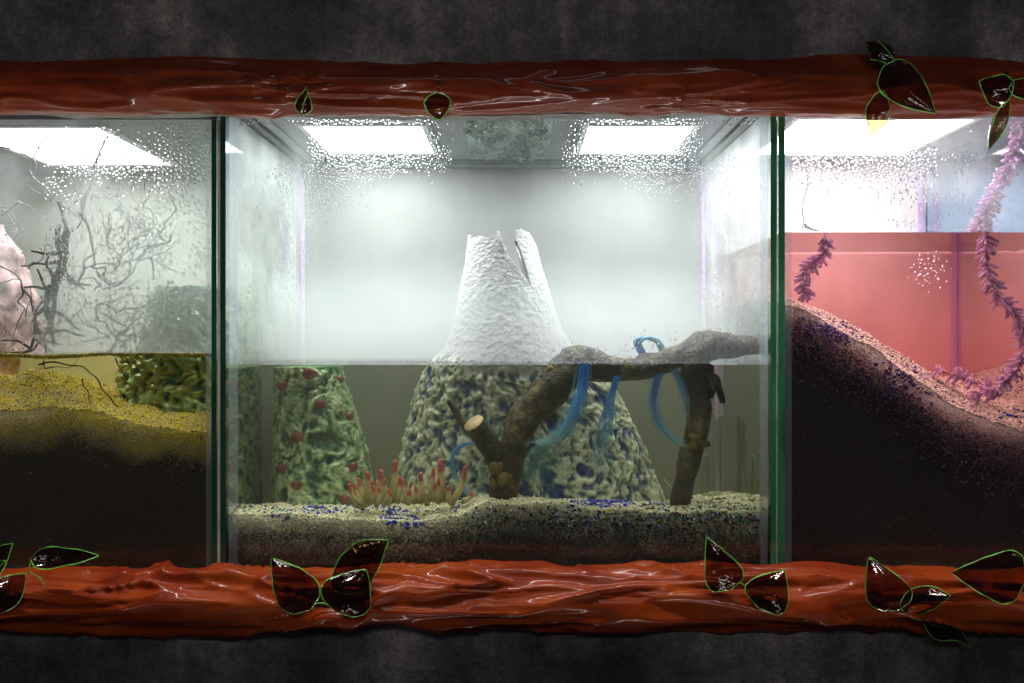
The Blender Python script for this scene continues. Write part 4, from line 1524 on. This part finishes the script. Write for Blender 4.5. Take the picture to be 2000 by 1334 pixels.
droplets('droplets', 'coarse water droplets covering the upper glass of the left tank', [
    (12000, 85, 412, 238, 690, 1.2, 4.6, lambda x, y: np.clip(0.35 + 0.9 * np.clip(fbm(x / 45, y / 45, 0, 8, 3), -0.4, 1), 0, 1)),
    (1300, 80, 380, 300, 375, 1.2, 4.2, lambda x, y: np.exp(-((y - 326) / 20) ** 2 - ((x - 215) / 105) ** 4)),
    (1800, 300, 412, 240, 420, 1.2, 4.4, None), (1200, -120, 90, 420, 690, 1.2, 4.0, nz(30, 5, -0.2, 0.8)),
    (2600, 300, 412, 560, 690, 1.0, 3.2, None), (500, 80, 180, 460, 680, 1.2, 3.4, lambda x, y: np.exp(-((x - 122) / 26) ** 2)),
], yin, M['drop'], WZ_L + 0.004)
droplets('droplets', 'water droplets beading the glass above the pink water', [
    (4200, 1548, 1830, 288, 400, 1.2, 4.4, lambda x, y: np.clip(1.2 - np.abs(y - 322) / 70, 0, 1)),
    (2200, 1548, 1900, 235, 445, 1.0, 3.6, nz(40, 5, -0.2, 0.8)), (380, 1548, 1600, 236, 440, 1.2, 4.4, lambda x, y: np.clip(1.1 - (x - 1548) / 48, 0, 1)),
    (2200, 1780, 2060, 300, 445, 1.0, 3.2, nz(40, 6, -0.2, 0.8)), (500, 1545, 2060, 438, 450, 0.9, 2.2, None),
], yin, M['drop'], WZ_R + 0.001)


def film(label, x0, x1, z0, fn):
    nx, nz_ = 220, 120
    ztop = ZC_L if x1 < -0.5 else ZC_C
    xs = np.linspace(x0, x1, nx)
    zs = np.linspace(z0, ztop - 0.004, nz_)
    X, Z = np.meshgrid(xs, zs, indexing='ij')
    a = fn(X * 1000 + 1000, 667 - Z * 1000)
    V = np.stack([X, np.full_like(X, TG + 0.0002), Z], -1).reshape(-1, 3)
    o = mesh_obj('condensation_film', V, grid_faces(nx, nz_), M['film'], attrs={'film': np.clip(a, 0, 1).reshape(-1)})
    tag(o, label, None, None, 'stuff')


def g(x, y, cx, cy, sx, sy):
    return np.exp(-((x - cx) / sx) ** 2 - ((y - cy) / sy) ** 2)


film('faint milky condensation film on the middle tank glass', -0.556, 0.502, WZ_C + 0.002,
     lambda x, y: 0.05 + 0.05 * np.clip((y - 330) / 250, 0, 1) + 0.06 * fbm(x / 120, y / 120, 0, 3, 3) * 0.5 + 0.25 * (g(x, y, 580, 400, 30, 150) + g(x, y, 1395, 400, 30, 150)))
film('dense milky condensation film on the left tank glass', -1.64, -0.59, WZ_L + 0.004,
     lambda x, y: 0.08 + 0.32 * np.clip((x - 40) / 120, 0, 1) * np.clip((y - 300) / 120, 0.25, 1) + 0.12 * fbm(x / 90, y / 90, 0, 13, 3))
film('thin condensation film on the glass over the pink tank air gap', 0.535, 1.075, WZ_R + 0.002,
     lambda x, y: 0.17 + 0.10 * fbm(x / 70, y / 70, 0, 23, 3))

for sx, lab in ((-0.5882, 'milky condensation film on the right side pane of the left tank'), (0.5345, 'milky condensation film on the left side pane of the pink tank'), (-0.5583, 'milky condensation film on the left side pane of the middle tank'), (0.5043, 'milky condensation film on the right side pane of the middle tank')):
    ys_ = np.linspace(TG + 0.004, YB - 0.001, 60)
    zs_ = np.linspace((WZ_L if sx < -0.57 else WZ_R if sx > 0.51 else WZ_C) + 0.004, (ZC_L if sx < -0.57 else ZC_C) - 0.013, 70)
    Yq, Zq = np.meshgrid(ys_, zs_, indexing='ij')
    a_ = 0.16 + 0.2 * fbm(Yq * 12, Zq * 9, 0, 41, 3) + 0.35 * np.clip((Zq - 0.28) / 0.12, 0, 1)
    o = mesh_obj('condensation_film', np.stack([np.full_like(Yq, sx), Yq, Zq], -1).reshape(-1, 3), grid_faces(60, 70), M['film'], attrs={'film': np.clip(a_, 0, 1).reshape(-1)})
    tag(o, lab, None, None, 'stuff')

# hanging drops on the drip plate between the lamps of the middle tank
dp = chC(box('drip_plate', -0.105, 0.085, 0.06, 0.42, ZC_C - 0.008, ZC_C - 0.0009, mat_plain('greenish_plate', (0.30, 0.42, 0.35), 0.15, 0.2), tC))
V, F = [], []
pos, sz = [], []
for k in range(260):
    pos.append((RNG.uniform(-0.10, 0.08), RNG.uniform(0.07, 0.41), ZC_C - 0.009))
    sz.append(RNG.uniform(0.004, 0.009))
nE = len(ib)
grains('ceiling_drops', np.array(pos), np.array(sz), np.ones((260, 3)), M['drop'], 'large drops hanging from the green plate between the two lamps', ib, np.array(jb), True)

# ------------------------------------------------------------------ fog above the water of the middle tank
N = NT('fog')
tc = N.n('TexCoord')
sep = N.n('SeparateXYZ')
N.set(sep.inputs[0], tc.outputs['Object'])
nzv = N.noise(N.coord((1, 1, 1.6)), 6, 2, 0.5)
h = N.math('SUBTRACT', N.math('ADD', sep.outputs['Z'], N.math('MULTIPLY', N.math('SUBTRACT', nzv, 0.5), -0.10)), WZ_C)
k = N.n('MapRange', interpolation_type='SMOOTHSTEP')
N.set(k.inputs['Value'], h)
k.inputs['From Min'].default_value = -0.02
k.inputs['From Max'].default_value = 0.27
k.inputs['To Min'].default_value = 20.0
k.inputs['To Max'].default_value = 0.3
vs = N.n('VolumeScatter', Color=(0.185, 0.20, 0.20), Anisotropy=0.0)
N.set(vs.inputs['Density'], k.outputs[0])
N.vol(vs.outputs[0])
fo = box('fog', -0.557, 0.503, 0.155, YB - 0.002, WZ_C + 0.001, ZC_C - 0.02, N.m)
tag(fo, 'white fog lying on the water of the middle tank and thinning upwards', None, None, 'stuff')

# ------------------------------------------------------------------ glass leaves with rims painted for green edge glow
def leaf(parent, base, tip, width, cup=0.012, Y=-0.128, ytip=0.0, roll=0.0, fat=0.45, wave=0.0, twist=0.0, dirsign=1, rim=True):
    """one curled glass leaf between two photo points"""
    b = np.array(P(base[0], base[1], Y))
    e = np.array(P(tip[0], tip[1], Y + ytip))
    ax = e - b
    L = np.linalg.norm(ax)
    ax /= L
    nrm = np.array([0, -1.0, 0])
    nrm -= ax * np.dot(nrm, ax)
    nrm /= np.linalg.norm(nrm)
    side = np.cross(ax, nrm)
    nu, nv = 26, 13
    V = []
    for i in range(nu):
        u = i / (nu - 1)
        w = width / 2000 * (math.sin(math.pi * u ** fat) ** 0.85 if 0 < u < 1 else 0.02)
        w *= 1 + 0.10 * float(fbm(u * 4, base[0] * 0.37, tip[1] * 0.21, 5, 2))
        rl = roll + twist * (u - 0.5)
        sd = side * math.cos(rl) + nrm * math.sin(rl)
        nm = -side * math.sin(rl) + nrm * math.cos(rl)
        for j in range(nv):
            v = j / (nv - 1) * 2 - 1
            p = b + ax * (L * u) + sd * (w * v) - nm * (cup * (1 - v * v) * math.sin(math.pi * u) - 0.25 * cup) + side * (wave * math.sin(u * 2 * math.pi)) \
                + nm * (0.003 * math.exp(-(v / 0.12) ** 2) * math.sin(math.pi * u))
            V.append(p)
    inv = Matrix.Translation(-Vector(parent.location))
    o = mesh_obj('leaf', V, grid_faces(nu, nv), M['amber'], parent, solid=0.0016)
    o.matrix_parent_inverse = inv
    V = np.array(V).reshape(nu, nv, 3)
    if not rim:
        return o
    rb = MB()
    for edge in (V[:, 0], V[:, -1]):
        rb.tube([edge[k] for k in range(0, nu, 2)] + [edge[-1]], [0.0006, 0.0010, 0.0007, 0.0011, 0.0006, 0.0009], seg=6, n=50, noise=0.25, nscale=90)
    r = rb.build('rim', M['rim'], o)  # tube coloured bright for the glow in the glass edge
    return o


def cluster(label, leaves, stems=()):
    c = P(leaves[0][0][0], leaves[0][0][1], -0.125)
    t = empty('glass_leaf_cluster', c)
    tag(t, label, 'glass leaves', 'glass leaf clusters on the clay rails')
    for l in leaves:
        leaf(t, *l[:3], **(l[3] if len(l) > 3 else {}))
    for s, r in stems:
        b_ = MB()
        b_.tube([P(x, y, -0.118) for x, y in s], [r, r * 0.8], seg=7, n=24)
        o = b_.build('stem', M['rim'] if r < 0.0016 else M['amber'], t)
        o.matrix_parent_inverse = Matrix.Translation(-Vector(t.location))
    return t


cluster('pair of glass leaves with green edges at the far left end of the lower rail',
        [((-20, 1115), (28, 1062), 60, dict(roll=0.5)), ((-30, 1190), (52, 1118), 62, dict(roll=-0.3, fat=0.7)), ((-40, 1130), (14, 1096), 34, dict(roll=0.8))],
        [([(10, 1125), (18, 1150), (6, 1170)], 0.0013)])
cluster('single flat green edged glass leaf reaching right over the left tank bottom',
        [((62, 1092), (194, 1086), 36, dict(roll=0.5, fat=0.6))], [([(62, 1092), (57, 1110), (62, 1120), (80, 1130), (90, 1150)], 0.0012)])
cluster('three dark cupped glass leaves on the lower rail below the blue beads',
        [((608, 1188), (534, 1088), 92, dict(fat=0.62, cup=0.02, roll=0.25)), ((655, 1192), (715, 1110), 92, dict(fat=0.62, cup=0.02, roll=-0.2, Y=-0.134)),
         ((650, 1150), (758, 1054), 76, dict(fat=0.8, cup=0.015, wave=0.004, Y=-0.112))],
        [([(612, 1190), (614, 1180), (630, 1178), (640, 1182)], 0.0014)])
cluster('teardrop and round glass leaves on the lower rail near the right seam',
        [((1425, 1150), (1379, 1048), 66, dict(fat=0.50, cup=0.02)), ((1480, 1185), (1530, 1112), 80, dict(fat=0.55, cup=0.022))],
        [([(1432, 1140), (1450, 1140), (1462, 1156)], 0.0012)])
cluster('four glass leaves trailing down from the lower rail onto the wall at right',
        [((1752, 1190), (1697, 1086), 70, dict(fat=0.6, roll=0.4, cup=0.018)), ((1755, 1175), (1853, 1160), 66, dict(fat=0.7, roll=-0.4, cup=0.018)),
         ((1800, 1212), (1892, 1264), 26, dict(fat=0.9, wave=0.008, roll=0.6, Y=-0.10))],
        [([(1740, 1180), (1760, 1182), (1780, 1205), (1802, 1212)], 0.0014)])
cluster('wide heart shaped glass leaf at the right end of the lower rail',
        [((2000, 1128), (1856, 1116), 92, dict(fat=0.5, cup=0.02, roll=0.1))])
cluster('small dark glass leaf on a green stem under the upper rail at left',
        [((598, 172), (590, 226), 30, dict(fat=1.6, roll=0.3, Y=-0.118))], [([(598, 170), (600, 185), (594, 200), (590, 224)], 0.0012)])
cluster('single amber glass bud hanging on the upper rail above the left lamp',
        [((853, 182), (858, 236), 46, dict(fat=0.8, cup=0.016, Y=-0.118))], [([(858, 165), (856, 180)], 0.0018)])
cluster('dark glass leaf group hanging from the upper rail above the pink tank',
        [((1722, 132), (1824, 222), 74, dict(fat=0.6, cup=0.016)), ((1722, 178), (1703, 268), 40, dict(fat=0.8, cup=0.01)), ((1748, 122), (1690, 84), 36, dict(fat=0.8, Y=-0.11, rim=False)),
         ],
        [([(1745, 135), (1748, 120), (1730, 95), (1715, 80)], 0.0012), ([(1745, 130), (1722, 120), (1700, 116)], 0.0012)])
cluster('round and pointed glass leaves hanging at the right end of the upper rail',
        [((1972, 190), (1910, 160), 62, dict(fat=0.6, cup=0.016)), ((1968, 196), (1928, 292), 34, dict(fat=0.8, cup=0.012, roll=0.4)), ((1968, 172), (2050, 178), 40, dict(fat=0.7))],
        [([(1965, 140), (1972, 165), (1970, 190)], 0.003)])
